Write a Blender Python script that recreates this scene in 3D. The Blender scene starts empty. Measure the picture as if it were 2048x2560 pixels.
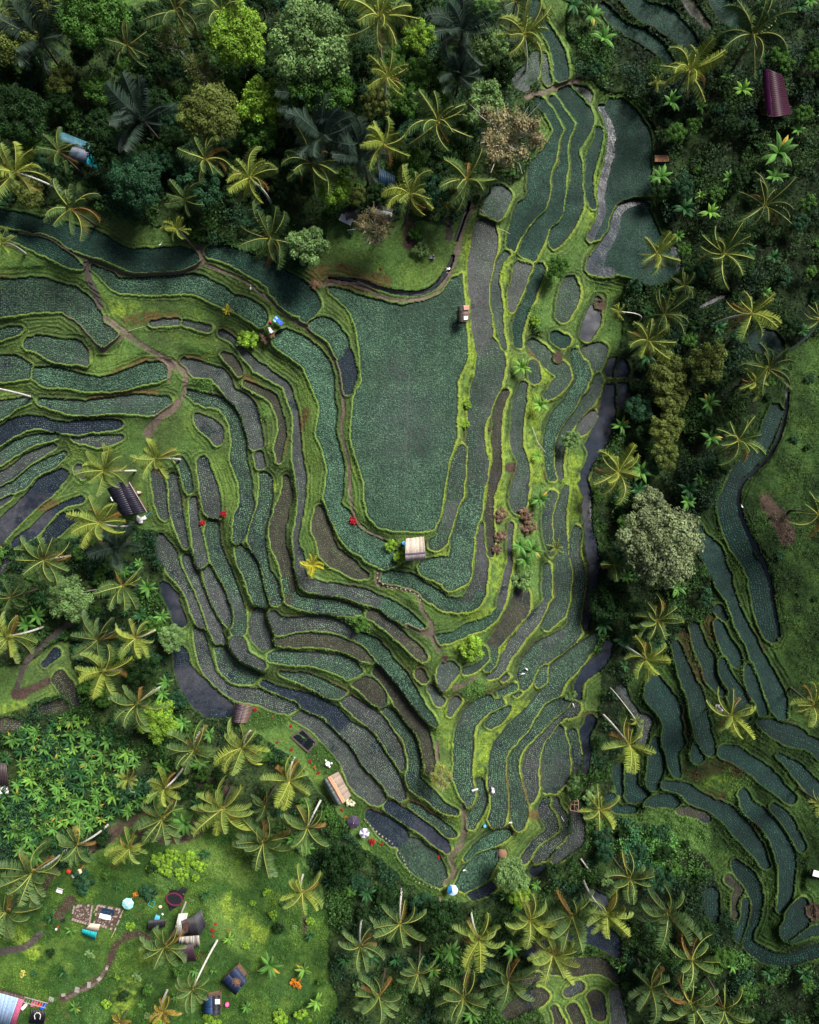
import bpy, math, random
import numpy as np
from mathutils import Vector, Matrix
R = math.radians
sc = bpy.context.scene
COL = sc.collection
random.seed(11)
rng = np.random.default_rng(11)

# ------------------------------------------------------------------ camera, sky, sun, exposure
CH, CF = 120.0, 1890.0            # height above the central plateau (m), focal length in photo pixels
CX, CY = 1024.0, 1280.0
cd = bpy.data.cameras.new('camera'); cam = bpy.data.objects.new('camera', cd); COL.objects.link(cam)
cam.location = (0, 0, CH); cam.rotation_euler = (0, 0, 0)
cd.sensor_fit = 'VERTICAL'; cd.sensor_height = 36.0; cd.lens = CF*36.0/2560.0
cd.clip_start = 1.0; cd.clip_end = 2000.0
sc.camera = cam
SUN_EL, SUN_AZ = 47.0, 40.0       # elevation, compass angle (0 = photo top, clockwise)
w = bpy.data.worlds.new('World'); sc.world = w; w.use_nodes = True
nt = w.node_tree; nt.nodes.clear()
sky = nt.nodes.new('ShaderNodeTexSky'); sky.sky_type = 'NISHITA'; sky.sun_disc = False
sky.sun_elevation = R(SUN_EL); sky.sun_rotation = R(SUN_AZ); sky.air_density = 1.0; sky.dust_density = 6.0; sky.ozone_density = 1.0
bg = nt.nodes.new('ShaderNodeBackground'); bg.inputs['Strength'].default_value = 0.034
ow = nt.nodes.new('ShaderNodeOutputWorld')
nt.links.new(sky.outputs[0], bg.inputs[0]); nt.links.new(bg.outputs[0], ow.inputs[0])
sd = bpy.data.lights.new('sun', 'SUN'); sd.energy = 3.7; sd.angle = R(20); sd.color = (1.0, 0.96, 0.88)
so = bpy.data.objects.new('sun', sd); COL.objects.link(so)
so.rotation_euler = (R(90-SUN_EL), 0, R(180-SUN_AZ)); so.location = (40, 40, 110)
sc.view_settings.view_transform = 'Standard'; sc.view_settings.look = 'None'
sc.view_settings.exposure = 1.0; sc.view_settings.gamma = 1.0
sc.cycles.max_bounces = 6; sc.cycles.diffuse_bounces = 2; sc.cycles.glossy_bounces = 2
sc.cycles.transparent_max_bounces = 4; sc.cycles.transmission_bounces = 3

# ------------------------------------------------------------------ helpers
def tag(o, label=None, cat=None, group=None, kind=None):
    if label: o['label'] = label
    if cat: o['category'] = cat
    if group: o['group'] = group
    if kind: o['kind'] = kind
    return o

def mesh_np(name, V, F, col=None, mat=None, smooth=False):
    V = np.asarray(V, np.float32); F = np.asarray(F, np.int32)
    me = bpy.data.meshes.new(name)
    me.vertices.add(len(V)); me.vertices.foreach_set('co', V.ravel())
    k = F.shape[1]
    me.loops.add(F.size); me.loops.foreach_set('vertex_index', F.ravel())
    me.polygons.add(len(F)); me.polygons.foreach_set('loop_start', np.arange(0, F.size, k, dtype=np.int32))
    me.update(calc_edges=True)
    if smooth: me.polygons.foreach_set('use_smooth', np.ones(len(F), bool))
    if col is not None:
        a = me.attributes.new('Col', 'FLOAT_COLOR', 'POINT')
        c = np.ones((len(V), 4), np.float32); c[:, :col.shape[1]] = col
        a.data.foreach_set('color', c.ravel())
    if mat: me.materials.append(mat)
    return me

def link(name, me, parent=None, loc=None):
    o = bpy.data.objects.new(name, me); COL.objects.link(o)
    if parent: o.parent = parent
    if loc is not None: o.location = loc
    return o

def empty(name, loc=(0, 0, 0), rz=0.0):
    o = bpy.data.objects.new(name, None); COL.objects.link(o)
    o.location = loc; o.rotation_euler = (0, 0, rz); o.empty_display_size = 0.3
    return o

def up(a, shape):
    """bicubic-ish smooth upsample of a small random grid"""
    h, w_ = shape; n, m = a.shape
    y = np.linspace(0, n-1.001, h); x = np.linspace(0, m-1.001, w_)
    yi = y.astype(int); xi = x.astype(int)
    fy = y-yi; fx = x-xi; fy = fy*fy*(3-2*fy); fx = fx*fx*(3-2*fx)
    r0 = a[yi]; r1 = a[yi+1]
    r = r0*(1-fy)[:, None]+r1*fy[:, None]
    return r[:, xi]*(1-fx)+r[:, xi+1]*fx

def noise(cell, shape=None, octs=1, seed=0):
    g = np.random.default_rng(seed+100)
    shape = shape or (GH, GW); out = np.zeros(shape, np.float32); amp = 1.0; tot = 0
    for o in range(octs):
        n = max(3, int(shape[0]*GC/cell)+2); m = max(3, int(shape[1]*GC/cell)+2)
        out += amp*up(g.uniform(-1, 1, (n, m)), shape); tot += amp
        amp *= .55; cell = cell/2.0
    return out/tot

def mat(name, color=(.5, .5, .5), rough=.8, nscale=0.0, namt=.3, bump=0.0, attr=False, spec=.3, trans=0.0, metal=0.0, wetattr=False):
    m = bpy.data.materials.new(name); m.use_nodes = True
    t = m.node_tree; b = t.nodes['Principled BSDF']; L = t.links.new
    b.inputs['Roughness'].default_value = rough; b.inputs['Specular IOR Level'].default_value = spec
    b.inputs['Metallic'].default_value = metal
    src = None
    if attr:
        a = t.nodes.new('ShaderNodeAttribute'); a.attribute_name = 'Col'
        if color is None: src = a.outputs['Color']
        else:
            mx = t.nodes.new('ShaderNodeMix'); mx.data_type = 'RGBA'; mx.blend_type = 'MULTIPLY'; mx.inputs[0].default_value = 1.0
            mx.inputs[6].default_value = (*color, 1); L(a.outputs['Color'], mx.inputs[7]); src = mx.outputs[2]
    else:
        c = t.nodes.new('ShaderNodeRGB'); c.outputs[0].default_value = (*color, 1); src = c.outputs[0]
    if nscale:
        n = t.nodes.new('ShaderNodeTexNoise'); n.inputs['Scale'].default_value = nscale; n.inputs['Detail'].default_value = 6
        g = t.nodes.new('ShaderNodeNewGeometry'); L(g.outputs['Position'], n.inputs['Vector'])
        mr = t.nodes.new('ShaderNodeMapRange'); mr.inputs['From Min'].default_value = .3; mr.inputs['From Max'].default_value = .7
        mr.inputs['To Min'].default_value = 1-namt; mr.inputs['To Max'].default_value = 1+namt
        L(n.outputs['Fac'], mr.inputs['Value'])
        mv = t.nodes.new('ShaderNodeVectorMath'); mv.operation = 'SCALE'
        L(src, mv.inputs[0]); L(mr.outputs[0], mv.inputs['Scale']); src = mv.outputs[0]
        if bump:
            bp = t.nodes.new('ShaderNodeBump'); bp.inputs['Strength'].default_value = bump; bp.inputs['Distance'].default_value = .15
            L(n.outputs['Fac'], bp.inputs['Height']); L(bp.outputs[0], b.inputs['Normal'])
    L(src, b.inputs['Base Color'])
    if wetattr:
        a2 = t.nodes.new('ShaderNodeAttribute'); a2.attribute_name = 'Col'
        mr2 = t.nodes.new('ShaderNodeMapRange'); mr2.inputs['To Min'].default_value = .85; mr2.inputs['To Max'].default_value = .2
        L(a2.outputs['Alpha'], mr2.inputs['Value']); L(mr2.outputs[0], b.inputs['Roughness'])
    if trans:
        tr = t.nodes.new('ShaderNodeBsdfTranslucent'); L(src, tr.inputs['Color'])
        ms = t.nodes.new('ShaderNodeMixShader'); ms.inputs[0].default_value = trans
        L(b.outputs[0], ms.inputs[1]); L(tr.outputs[0], ms.inputs[2])
        L(ms.outputs[0], t.nodes['Material Output'].inputs['Surface'])
    return m

# ------------------------------------------------------------------ traced survey data (photo pixels)
TRACE = """
@0 500
A1 u -20,90,90 120,120,90 260,140,80 400,200,120 520,240,130 600,280,110 700,325,110 800,325,120 900,320,130 1000,310,100 1050,310,50
A2 u 0,185,20 90,205,50 200,240,80 300,280,80 380,330,60 430,365,25
A3 u 1140,280,60 1250,300,90 1400,360,120 1500,430,130 1600,500,150 1660,570,120 1640,640,50
A4 g 500,365,20 580,420,60 640,460,70 760,460,90 900,460,100 1040,450,110 1140,480,110 1240,540,90 1330,580,100 1390,620,100 1400,660,60
A5 poly m 0,420 150,415 260,430 400,470 480,530 530,590 560,660 640,715 590,800 540,800 500,740 420,660 330,600 200,605 0,630
A6 m -10,725,70 60,710,50 110,700,20
A7 m 150,780,60 220,780,90 320,810,120 400,820,130 460,870,50
A8 m -20,910,130 60,910,130 140,920,80
A9 g 200,935,70 280,950,110 420,980,80 550,990,70 680,970,100 800,930,110 870,920,90
A10 m 220,1085,40 340,1110,50 480,1120,80 600,1105,90 740,1105,100 850,1100,100 890,1080,60
A11 m -10,1130,100 60,1100,60 150,1080,30
A12 w -20,1290,80 80,1225,90 180,1200,60 300,1220,60 420,1225,70 540,1220,60 640,1215,40
A13 p 400,1290,15 480,1300,40 560,1305,60 650,1285,30
A14 m -20,1400,50 80,1340,60 180,1300,50 300,1270,30
A15 p -20,1510,60 80,1450,60 160,1390,50 290,1330,25
A16 m -20,1590,50 100,1530,60 180,1460,60 280,1410,50 350,1370,25
A17 w 330,1480,70 240,1550,110 140,1650,90 60,1730,90 -20,1810,90
A18 w -20,1650,30 30,1620,30 60,1590,15
A19 w 440,1615,30 340,1650,25 230,1740,50 160,1800,50 80,1850,30
A20 w 410,1700,50 330,1750,80 250,1820,50
A21 p 420,1450,50 450,1490,20
A22 p -10,1990,50 40,1940,30
A23 p 820,665,25 900,662,30 960,662,25
A23b p 1000,665,30 1060,680,35 1130,695,30
A24 p 1190,720,25 1240,750,30 1290,800,25 1340,850,40 1400,900,50 1470,950,40 1540,1000,30 1570,1080,30 1600,1180,30 1600,1300,40 1600,1400,50 1620,1480,50 1630,1560,40 1620,1650,30 1610,1750,30 1600,1850,25 1605,1950,35 1640,2050,50 1720,2090,50
A25 d 1200,830,25 1250,870,50 1290,930,40
A26 d 1330,990,30 1400,1020,35 1470,1070,45 1500,1140,30 1520,1240,35 1510,1330,40 1505,1400,30
A27 p 1000,880,40 1060,910,80 1150,930,70 1200,970,80 1240,1030,60 1310,1090,100 1340,1160,100 1360,1240,100 1385,1310,80
A28 p 1400,1385,45 1410,1430,45
A29 m 1020,1040,40 1090,1070,60 1180,1090,60 1230,1130,70 1270,1210,70 1290,1300,80 1290,1400,90 1320,1500,70 1330,1580,60 1325,1660,70 1300,1740,80 1280,1820,60
A30 p 1060,1160,30 1100,1200,80 1150,1240,90 1170,1300,50
A31 m 1430,1500,60 1430,1600,70 1410,1700,80 1380,1800,90 1400,1900,70 1430,1990,40 1460,2060,50 1490,2150,60
A32 d 1540,1500,30 1550,1580,60 1520,1660,70 1500,1750,80 1500,1850,80 1530,1950,60 1550,2050,60 1570,2150,60
A33 m 1290,1880,50 1330,1950,80 1370,2050,80 1400,2156,80
A34 p 850,1480,60 860,1560,70 870,1640,60 885,1700,50
A35 p 930,1490,40 940,1580,50 950,1680,60 975,1780,50 1000,1860,30
A35b p 1000,1940,60 1040,2030,60 1080,2130,60
A36 m 970,1400,40 1000,1470,50 1015,1560,35
A37 p 1090,1410,50 1110,1500,80 1130,1580,100 1150,1660,90 1160,1690,60
A38 p 1040,1620,40 1050,1700,50 1060,1790,50 1080,1880,70 1085,1950,60
A39 m 1150,1750,60 1150,1850,80 1180,1930,80 1220,2020,80 1250,2100,80 1270,2160,80
A40 p 1120,1990,50 1160,2070,90 1190,2150,90
A41 p 870,1830,50 900,1900,90 940,1990,80 990,2060,60 1030,2130,50
A42 w 880,2080,40 930,2140,70
@680 500
A3 u 60,470,150 140,530,180 190,570,110
B1 g 60,750,110 150,800,130 230,870,140 270,980,130 300,1080,90 305,1160,90 290,1260,100 320,1340,90 345,1440,90 340,1540,100 330,1640,90 390,1720,110 430,1790,130 500,1850,130 570,1900,140 620,1950,90 650,1930,70
B2 g 220,680,60 300,690,100 360,760,90 380,830,80
B2 w 395,820,60 400,880,90 410,940,100 410,1020,60
B3 poly g 310,470 420,490 560,540 700,565 830,550 920,500 970,430 1025,400 1030,540 1045,680 1050,780 1055,850 1020,920 1000,980 998,1080 990,1220 985,1310 960,1400 930,1520 910,1640 900,1720 880,1770 800,1785 650,1780 580,1760 530,1710 505,1620 500,1520 470,1420 440,1320 430,1220 435,1120 460,1040 495,980 480,880 470,780 455,690 430,600 370,540 310,500
B4 p 1150,140,100 1150,240,140 1130,340,130 1115,450,110 1120,550,100 1135,650,110 1140,750,100 1160,850,90
B4 m 1160,750,60 1180,850,140 1170,950,150 1140,1050,150 1120,1130,120 1100,1220,90 1095,1320,100 1110,1420,100 1110,1520,90
B4 g 1110,1500,80 1095,1620,80 1060,1700,120 1040,1800,120 1020,1900,120 1000,1990,130 960,2060,80
B4 g 830,1980,80 920,1990,130 1000,2000,150
B5 m 1030,1350,50 1010,1440,80 990,1540,90 975,1640,80 940,1740,70 910,1830,70 870,1860,60
B6 d 255,1670,50 265,1750,90 290,1830,90 320,1910,100 400,1960,90 470,2010,60 510,2030,25
B7 g 620,2040,50 700,2040,60 790,2080,70 870,2120,60 920,2156,50
A24 p 144,1900,35 170,2060,50 300,2090,50 420,2100,50 520,2140,60
B8 m 1270,290,30 1230,340,30 1205,420,25 1210,520,50 1220,600,50 1235,700,25 1250,800,20
B9 p 1350,370,90 1330,440,80 1310,510,60 1300,580,40
B10 m 1230,-20,130 1190,60,120
B11 u 1430,20,110 1370,100,110 1320,180,90 1300,250,60
B12 u 1520,60,110 1450,150,110 1400,230,110 1380,290,90
B13 u 1620,30,90 1590,120,90 1540,190,90 1520,240,40
B15 m 1610,430,50 1600,520,110 1570,620,80
B16 u 1530,740,60 1570,760,70
B17 m 1410,780,60 1470,840,80 1530,890,90 1580,930,80 1560,980,70 1510,1030,60 1480,1060,30
B18 u 1440,370,60 1410,450,50 1380,540,40 1350,620,50 1330,700,40 1330,780,40
B19 m 1410,900,60 1420,960,60
B20 g 1640,830,60 1670,900,90 1680,970,80 1640,1030,70 1600,1100,80 1540,1170,80 1510,1250,70 1500,1340,60 1500,1430,50 1510,1500,40
B21 m 1360,1000,40 1340,1080,60 1320,1160,70 1320,1250,60 1330,1340,60 1350,1430,60 1340,1530,80 1330,1620,90 1330,1660,60
B22 d 1260,1050,40 1220,1120,50 1210,1200,40 1210,1300,50 1210,1400,40 1200,1500,60 1180,1600,30 1170,1700,40 1170,1800,50 1180,1900,40
B7 p 1130,1760,40 1130,1850,60 1130,1950,70 1120,2050,70 1100,2110,90 1070,2156,90
B24 p 1290,1750,20 1280,1850,20 1280,1950,20 1260,2050,30 1240,2150,40
B25 m 1700,1080,70 1640,1160,50 1590,1230,50 1560,1330,40 1550,1420,40 1560,1500,20
B26 p 1690,1370,70 1670,1430,60 1650,1500,40
B27 m 1580,1560,30 1560,1650,50 1545,1750,60 1560,1850,60 1570,1950,70 1580,2050,80 1580,2150,80
B28 m 1510,1600,50 1490,1700,50 1480,1800,50 1500,1900,30
B29 m 1640,1780,40 1630,1870,50 1650,1960,50 1670,2060,60 1670,2150,50
B31 m 1480,1980,40 1490,2080,60 1500,2150,60
@1248 0
B11 u 220,550,50 290,620,60 320,690,50 300,760,60 270,830,80 220,900,110 210,980,110 210,1060,120 160,1130,120 110,1200,90 80,1290,60
B12 u 290,540,50 360,640,60 385,700,50 340,790,50 350,880,40 320,950,60 320,1040,80 300,1110,90
B13 u 360,500,80 430,580,110 470,650,80 420,740,70 400,820,50 420,920,60 420,1010,80 400,1080,100
C4 p 410,475,30 470,500,50 490,540,30
C5 u 540,700,30 520,780,50 490,860,50 485,940,40 490,1020,40 500,1100,40
C6 poly u 560,600 600,535 660,530 700,570 750,620 800,680 825,760 820,900 820,1050 720,1065 640,1100 600,1160 590,1220 540,1290 510,1290 540,1230 575,1160 570,1050 590,950 620,850 635,750 610,680
C6 w 555,580,30 600,690,40 600,790,40 575,900,40 560,1020,40 550,1150,40 520,1230,40 500,1280,30
C7 poly u 700,1110 760,1100 810,1100 830,1180 860,1260 920,1290 960,1380 970,1460 900,1520 820,1540 740,1500 640,1470 560,1450 580,1360 640,1250 660,1160
C7 w 780,1100,30 690,1110,50 640,1180,50 610,1270,60 550,1370,70 500,1450,60 600,1460,60
C7 w 940,1350,60 955,1450,40
C8 m 140,470,60 120,430,100 180,380,100 190,300,60
C8b m 270,440,30 250,380,40 230,300,40
C8c u 340,400,80 330,320,70 290,230,60 230,120,60 190,30,70 170,-30,70
C8d m 60,100,60 90,200,60 60,0,60 
C9 u 560,30,30 600,90,60 680,150,60 790,200,70 870,260,60 920,330,50
C9b u 700,-20,90 790,60,110 900,100,130 980,170,110 1040,230,70
C9c d 1000,-20,60 1060,60,60 1120,130,50
C9d u 1180,-30,100 1220,50,110 1290,110,70
C11 w 535,1620,40 500,1720,80 470,1800,70
C14 m 480,1900,80 540,1890,80 530,1970,60
B25 m 545,2050,60 510,2110,60 470,2150,60
C17 w 620,1970,80 610,2030,90 650,2090,100 660,2150,110
C18 t 1410,1830,120 1470,1850,110 1500,1930,60 
C18b t 1520,2050,60 1520,2156,70
C19 w 1090,1650,15 1160,1620,18 1230,1600,15
@1248 860
B27 m 345,1250,90 335,1350,95 310,1430,110 260,1510,60
B29 m 445,1284,60 430,1340,80 420,1420,90 420,1500,80 390,1560,80 320,1620,100
D4 w 660,130,90 610,250,100 580,400,90 530,530,100 470,620,90 440,720,60 475,820,50 475,900,50 480,1000,50 500,1100,60 520,1200,50 500,1320,60 480,1420,60 470,1520,50
B25 m 545,196,60 500,250,60 475,304,60
D6 p 510,380,50 460,440,70 440,480,30
D9 d 120,1360,80 110,1430,100 60,1500,90 10,1560,70 -40,1620,60
B31 p 270,1380,40 230,1440,60 160,1520,60 100,1590,70 60,1660,60 20,1720,50
B24 p 15,1374,40 0,1430,30
R1 t 1530,180,60 1520,280,70 1480,400,80 1440,500,80 1390,590,80 1310,680,80 1260,770,90 1230,860,100 1250,960,110 1290,1060,110 1340,1150,80 1390,1240,100 1410,1340,100 1430,1440,110 1460,1540,90 1470,1580,50
R2 t 1070,970,20 1100,1050,60 1150,1130,110 1190,1220,100 1230,1330,70 1270,1420,50 1310,1520,60 1360,1620,60 1410,1720,80 1450,1800,100 1480,1880,110 1510,1960,80 1530,2010,40
R3 t 1180,1430,50 1210,1470,40
R4 t 1180,1510,50 1210,1590,70 1240,1660,80 1280,1710,60
R5 t 1050,1520,50 1080,1620,60 1130,1720,70 1160,1800,80 1210,1870,60
R6 t 1200,1720,50 1220,1800,80 1270,1870,90 1300,1940,100 1320,2000,80
R7 t 950,1620,40 990,1720,60 1020,1810,80 1060,1900,90 1080,2000,90 1100,2100,90 1120,2160,90
R8 t 850,1790,40 850,1880,130 910,1970,130 940,2060,100 950,2156,90
R9 t 1350,1750,50 1370,1830,80 1410,1920,60 1430,1990,40
R10 t 1430,2040,50 1500,2080,80 1590,2110,60 1680,2140,50
R11 p 660,1860,50 690,1920,25 740,1990,30 780,2060,50 770,2140,60
#canal 1560,200 1540,400 1460,600 1320,740 1290,850 1330,1000 1420,1170 1460,1300 1500,1500 1510,1570
@1248 1560
B29 m 420,20,70 380,70,90 310,110,110 240,150,120 190,200,110 150,270,100 130,340,30
F2 m 240,250,60 240,310,80
F3 m 520,70,40 450,150,80 380,210,100 320,270,110 290,340,90 230,410,80 180,490,90 110,570,110 50,640,120 0,720,110 0,850,110 5,960,90 -5,1060,90
F4 m 360,420,60 290,460,100 220,520,90 180,590,60 120,650,60 80,710,70 70,800,70 100,900,80 110,1000,90 110,1080,60
F5 p 410,440,60 400,470,60 340,510,30 270,580,50 220,640,60 190,710,80 170,800,80 170,880,70 170,950,30
F6 m 330,590,60 320,650,120 310,720,150 310,800,140 280,870,90 260,910,50
F6 w 330,590,35 345,605,25
F7 m 400,600,50 420,680,40 430,750,50 410,800,20
F8 w 490,520,60 460,600,50 470,700,40 470,790,40
F9 p 265,920,40 245,1000,60 290,1060,90 280,1120,60 200,1190,50 150,1260,50 130,1290,20
F10 p 300,950,40 320,1000,40 350,1060,60 350,1130,50 290,1180,60 230,1240,80 210,1290,40
F11 p 410,1020,50 410,1100,80 400,1170,90 340,1230,70 310,1280,40
F12 w 190,1340,50 240,1310,30
F13 w 590,110,50 560,190,60 490,240,60 430,310,40 430,390,30
F16 m -20,410,50 60,390,50 110,370,20
F17 p 20,295,25 40,285,20
R7 t 1080,491,90 1100,591,90 1120,651,90 1140,690,40
R8 t 940,551,110 930,620,100 930,700,70 950,780,50 970,810,30
R10 t 1430,531,60 1500,571,90 1590,602,90 1680,640,70 1740,680,90
R12 t 850,640,50 850,700,80 840,790,90 830,860,70
R13 t 1060,670,40 1070,720,60
R14 t 1210,690,60 1290,710,90 1380,770,90 1450,830,90 1510,890,70 1570,940,60
R15 t 1520,710,30 1600,780,70 1680,870,90 1740,930,100
R16 t 640,760,50 640,830,50 650,900,40
R17 t 710,750,50 700,830,70 710,900,80 740,930,100 790,930,40
R18 t 740,970,20 830,960,50 900,950,70 950,970,50
R19 t 600,940,60 640,1000,40 720,1000,40
R20 t 900,870,40 990,890,70 1060,940,80 1150,980,70 1230,1020,90 1290,1080,100 1350,1160,90 1400,1230,70 1430,1290,50
R20b d 980,1000,40 1060,1020,50 1120,1050,40
R21 t 1320,920,50 1350,980,70 1430,1050,80 1490,1130,90 1530,1210,100 1550,1300,90 1550,1400,80 1540,1480,70 1510,1540,40
R22 t 1480,990,40 1550,1060,60 1590,1130,60 1620,1200,50
R23 t 1270,1300,40 1310,1350,80 1370,1420,80 1390,1500,60 1380,1580,50 1350,1660,40 1350,1730,60 1420,1780,70 1520,1810,60 1620,1800,60 1740,1750,70
R24 t 1150,1460,70 1150,1540,70 1165,1600,30
R25 d 1240,1380,50 1290,1430,50 1270,1500,30 1270,1570,30
R25b t 1330,1500,30 1310,1640,40 1300,1690,40
R26 t 1630,1510,60 1610,1590,130 1560,1660,100
R27 t 1580,1710,20 1660,1670,40 1740,1640,40
R11 p 690,411,25 740,481,30 790,530,60 780,600,40
S1 w 490,1460,60 560,1500,60
S1b w 330,1600,60 400,1660,80 520,1680,110 600,1720,100 640,1780,40
S2 d 250,1860,50 400,1850,80 520,1840,80 600,1880,60 640,1920,40
S3 d 60,2090,80 150,2040,100 230,2010,80
S4 d 300,2080,40 330,2160,50
S5 d 520,2010,80 540,2110,60
S6 p 380,1990,50 430,1950,60
S7 p 620,2000,60 640,2100,80 650,2160,90
S8 d 400,2080,60 430,2150,60
S9 d 150,1930,60 220,1900,40
S10 w 170,1770,60 250,1720,40
@624 1400
A33 p 20,100,70 40,180,70 50,220,60
G1 p 50,270,50 50,320,80 60,400,110 80,450,80
A31 m 110,130,70 130,200,50
A32 m 200,100,60 215,170,60 250,220,60 340,240,70 450,250,80 540,265,60 600,275,30
A24 p 290,110,60 400,150,60 520,160,60 620,200,60 700,230,70
A24 g 720,240,70 780,280,80 860,320,70 930,370,40
B7 g 740,100,60 821,100,70 910,140,80 980,190,70 1060,235,70 1140,240,80 1200,220,80 1230,170,80
G2 p 130,310,70 160,350,100 240,350,80 320,340,70 400,340,70 480,360,60 560,400,60
G2 g 600,415,60 630,430,70 700,490,80 760,570,80 820,640,80 870,720,70 920,800,60 970,850,50 1010,890,20
G3 d 660,290,50 720,330,50 790,390,50 860,450,50 920,500,60 940,530,40
G4 d 150,435,40 250,430,60 350,430,60 450,440,70 550,480,70 620,520,50 655,545,20
G5 m 120,520,50 200,520,70 300,525,70 400,540,80 500,570,100 560,610,90 570,640,40
G6 m 165,605,20 260,630,50 350,660,70 430,700,70 500,725,50
G7 d 580,660,60 640,680,100 690,730,90 720,770,40
G8 d 690,600,50 760,680,60 820,760,70 880,850,70 930,920,70 950,1000,60 970,1080,60 970,1140,40
G9 m 740,810,40 790,860,60 840,930,60 880,1010,70 890,1100,60 880,1180,70 930,1240,70 1000,1290,60 1060,1340,50 1110,1360,30
G10 p 520,760,60 600,810,80 680,870,90 750,960,80 790,1040,70 820,1120,40
G11 w 50,660,30 130,700,50 220,730,60 320,770,90 420,820,100 500,890,100
G11 p 520,910,100 600,970,130 650,1050,150 700,1120,140 750,1190,120 800,1260,80 820,1310,30
G12 p -20,730,70 60,750,80 150,775,90 230,800,70
G13 p 260,840,60 340,870,80 400,930,90 470,1000,90 540,1080,100 600,1180,120 680,1260,120
G13 w 780,1330,100 880,1390,100 960,1450,80 1030,1520,70 1065,1570,30
G14 m 830,1320,40 900,1350,60 980,1400,60 1050,1460,60 1100,1480,30
G15 w 650,1380,60 720,1430,100 800,1490,120
G15 m 880,1570,150 950,1640,160 1000,1690,130 1030,1740,60
G16 d 920,620,50 940,650,40
G17 m 1110,590,50 1070,600,100 1050,650,70 1045,690,30
B24 g 1020,430,50 1100,410,50 1180,370,60 1250,350,50 1310,310,40 1350,250,30 1370,180,25 1390,80,20
G19 m 1270,480,30 1275,540,30 1220,580,30 1160,595,30
D9 m 1300,470,50 1320,540,40 1290,590,40
B31 p 1360,560,50 1340,600,50 1290,630,30
G21 m 1420,700,60 1340,760,90 1260,790,90 1210,830,90 1170,900,90 1150,990,100 1150,1080,90 1150,1180,90 1180,1280,80 1190,1320,30
G22 m 1400,800,30 1350,840,70 1290,890,50
G23 m 1240,1190,40 1250,1270,60 1230,1340,70 1190,1420,60
G24 g 1400,1470,40 1320,1500,80 1230,1550,60 1170,1610,40
G25 g 1340,1590,60 1280,1620,120 1220,1690,150 1180,1740,120
G26 w 1300,1760,60 1200,1800,60
G27 m 980,700,40 1020,760,50
G28 m 1110,770,60 1080,830,30
@0 1400
A41 p 940,50,80 990,120,60 1030,190,60 1060,270,60 1080,350,40
A35b p 1040,90,60 1080,190,60 1120,280,60 1160,370,70 1190,440,60
A40 p 1160,130,90 1190,210,100 1220,290,80 1240,345,30
A39 m 1250,160,70 1290,280,70 1290,370,80
A39 p 1280,450,80 1310,520,70 1400,570,60
G12 p 1065,390,50 1085,470,60 1110,560,60 1160,640,50 1230,690,50 1320,730,70
H2 m 1190,480,60 1220,560,90 1290,620,100 1370,635,60
G11 m 1395,660,30 
A42 w 900,180,60 940,250,70 970,330,60
H3 w 970,500,60 990,600,90 1050,690,140 1130,760,150 1220,800,90
H4 d 20,890,80 100,890,50
H5 d 330,640,80 370,700,80 400,770,50
H6 d 240,800,50 330,780,80
H7 w 300,500,50 240,560,30
@0 500
s S 100,180,12 250,200,14 400,290,18 500,325,20 600,380,16 750,400,18 950,390,22 1080,350,28
s S 1075,260,40 1110,340,26 1200,380,20 1300,420,16 1380,480,16 1480,560,16 1580,650,18 1650,685,34
s T 465,340,44 475,420,40 510,500,42 540,580,36
s S 570,640,34 680,720,40 760,780,30 850,830,30 920,880,50 1000,930,40 1000,980,25 985,1060,20 930,1120,50 860,1170,45 800,1250,60
s S 912,880,20 912,970,20
s S 330,620,14 420,670,14 520,780,14 560,808,30 600,780,20 665,725,34
s B 680,660,50 800,632,50 950,628,30
s B 1030,850,36 1090,862,30
s B 480,1070,26 620,1050,30 850,1030,26
s B 560,965,26 680,900,30 780,860,30
s B 240,1650,80 300,1640,50
s B 290,930,70
s B 1330,960,50 1450,1050,30
s Y 600,590,90 720,590,90
s Y 1480,1550,50
s L 540,900,120 640,880,120
s L 1180,1480,160 1230,1560,120
s L 1650,1300,120 1660,1700,100
s V 1100,980,70 1100,1020,60
s V 1400,1150,60
@680 500
s S 280,450,26 400,445,20 520,482,20 600,522,20 740,540,20 850,522,20 920,460,22 980,350,22 1000,270,40 1015,210,24 1040,130,22 1080,30,22
s T 950,100,40 955,200,44
s W 310,420,14 480,440,24 600,480,22 780,505,30 880,460,28 950,370,26 972,300,20
s W 990,215,20 1030,110,20 1060,10,18
s S 180,690,16 290,780,14 350,900,16 375,1020,18 390,1100,18 375,1250,16 415,1400,18 428,1600,18 470,1750,16 600,1830,14
s D 740,140,60 745,240,60
s K 735,930,5 730,1200,6 722,1400,6 715,1650,5
s B 250,400,100 350,400,120 480,430,110 600,440,80
s L 750,400,120 880,370,90
s Y 1060,200,40 1050,500,30 1075,650,40 1090,760,50 1080,900,60 1030,980,40
s Y 1060,1000,60 1050,1100,60 1040,1220,50
s Y 1270,350,90 1250,450,100 1240,540,60 1270,620,40
s Y 1280,780,60 1290,840,60
s Y 1010,1000,22 1005,1250,22 950,1500,22 920,1700,26
s Y 840,1925,36 950,1890,36
s Y 1170,1280,40 1180,1400,40 1150,1600,30 1105,1800,30 1090,1950,30
s Y 1265,1300,60 1240,1450,50 1220,1560,70 1250,1680,60
s Y 1410,1050,70 1400,1200,70 1420,1350,90 1430,1500,60
s Y 1640,1400,70 1640,1600,100
s Y 1480,870,60 1480,960,60
s Y 1220,1950,100 1190,2080,110
s V 1420,600,60 1450,680,60
s D 1280,1440,50
s D 1540,850,60
s B 1400,820,30 1430,880,20
s B 180,1150,50 150,1250,30
s L 180,1000,90 190,1250,90 220,1500,90
@624 1400
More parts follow.
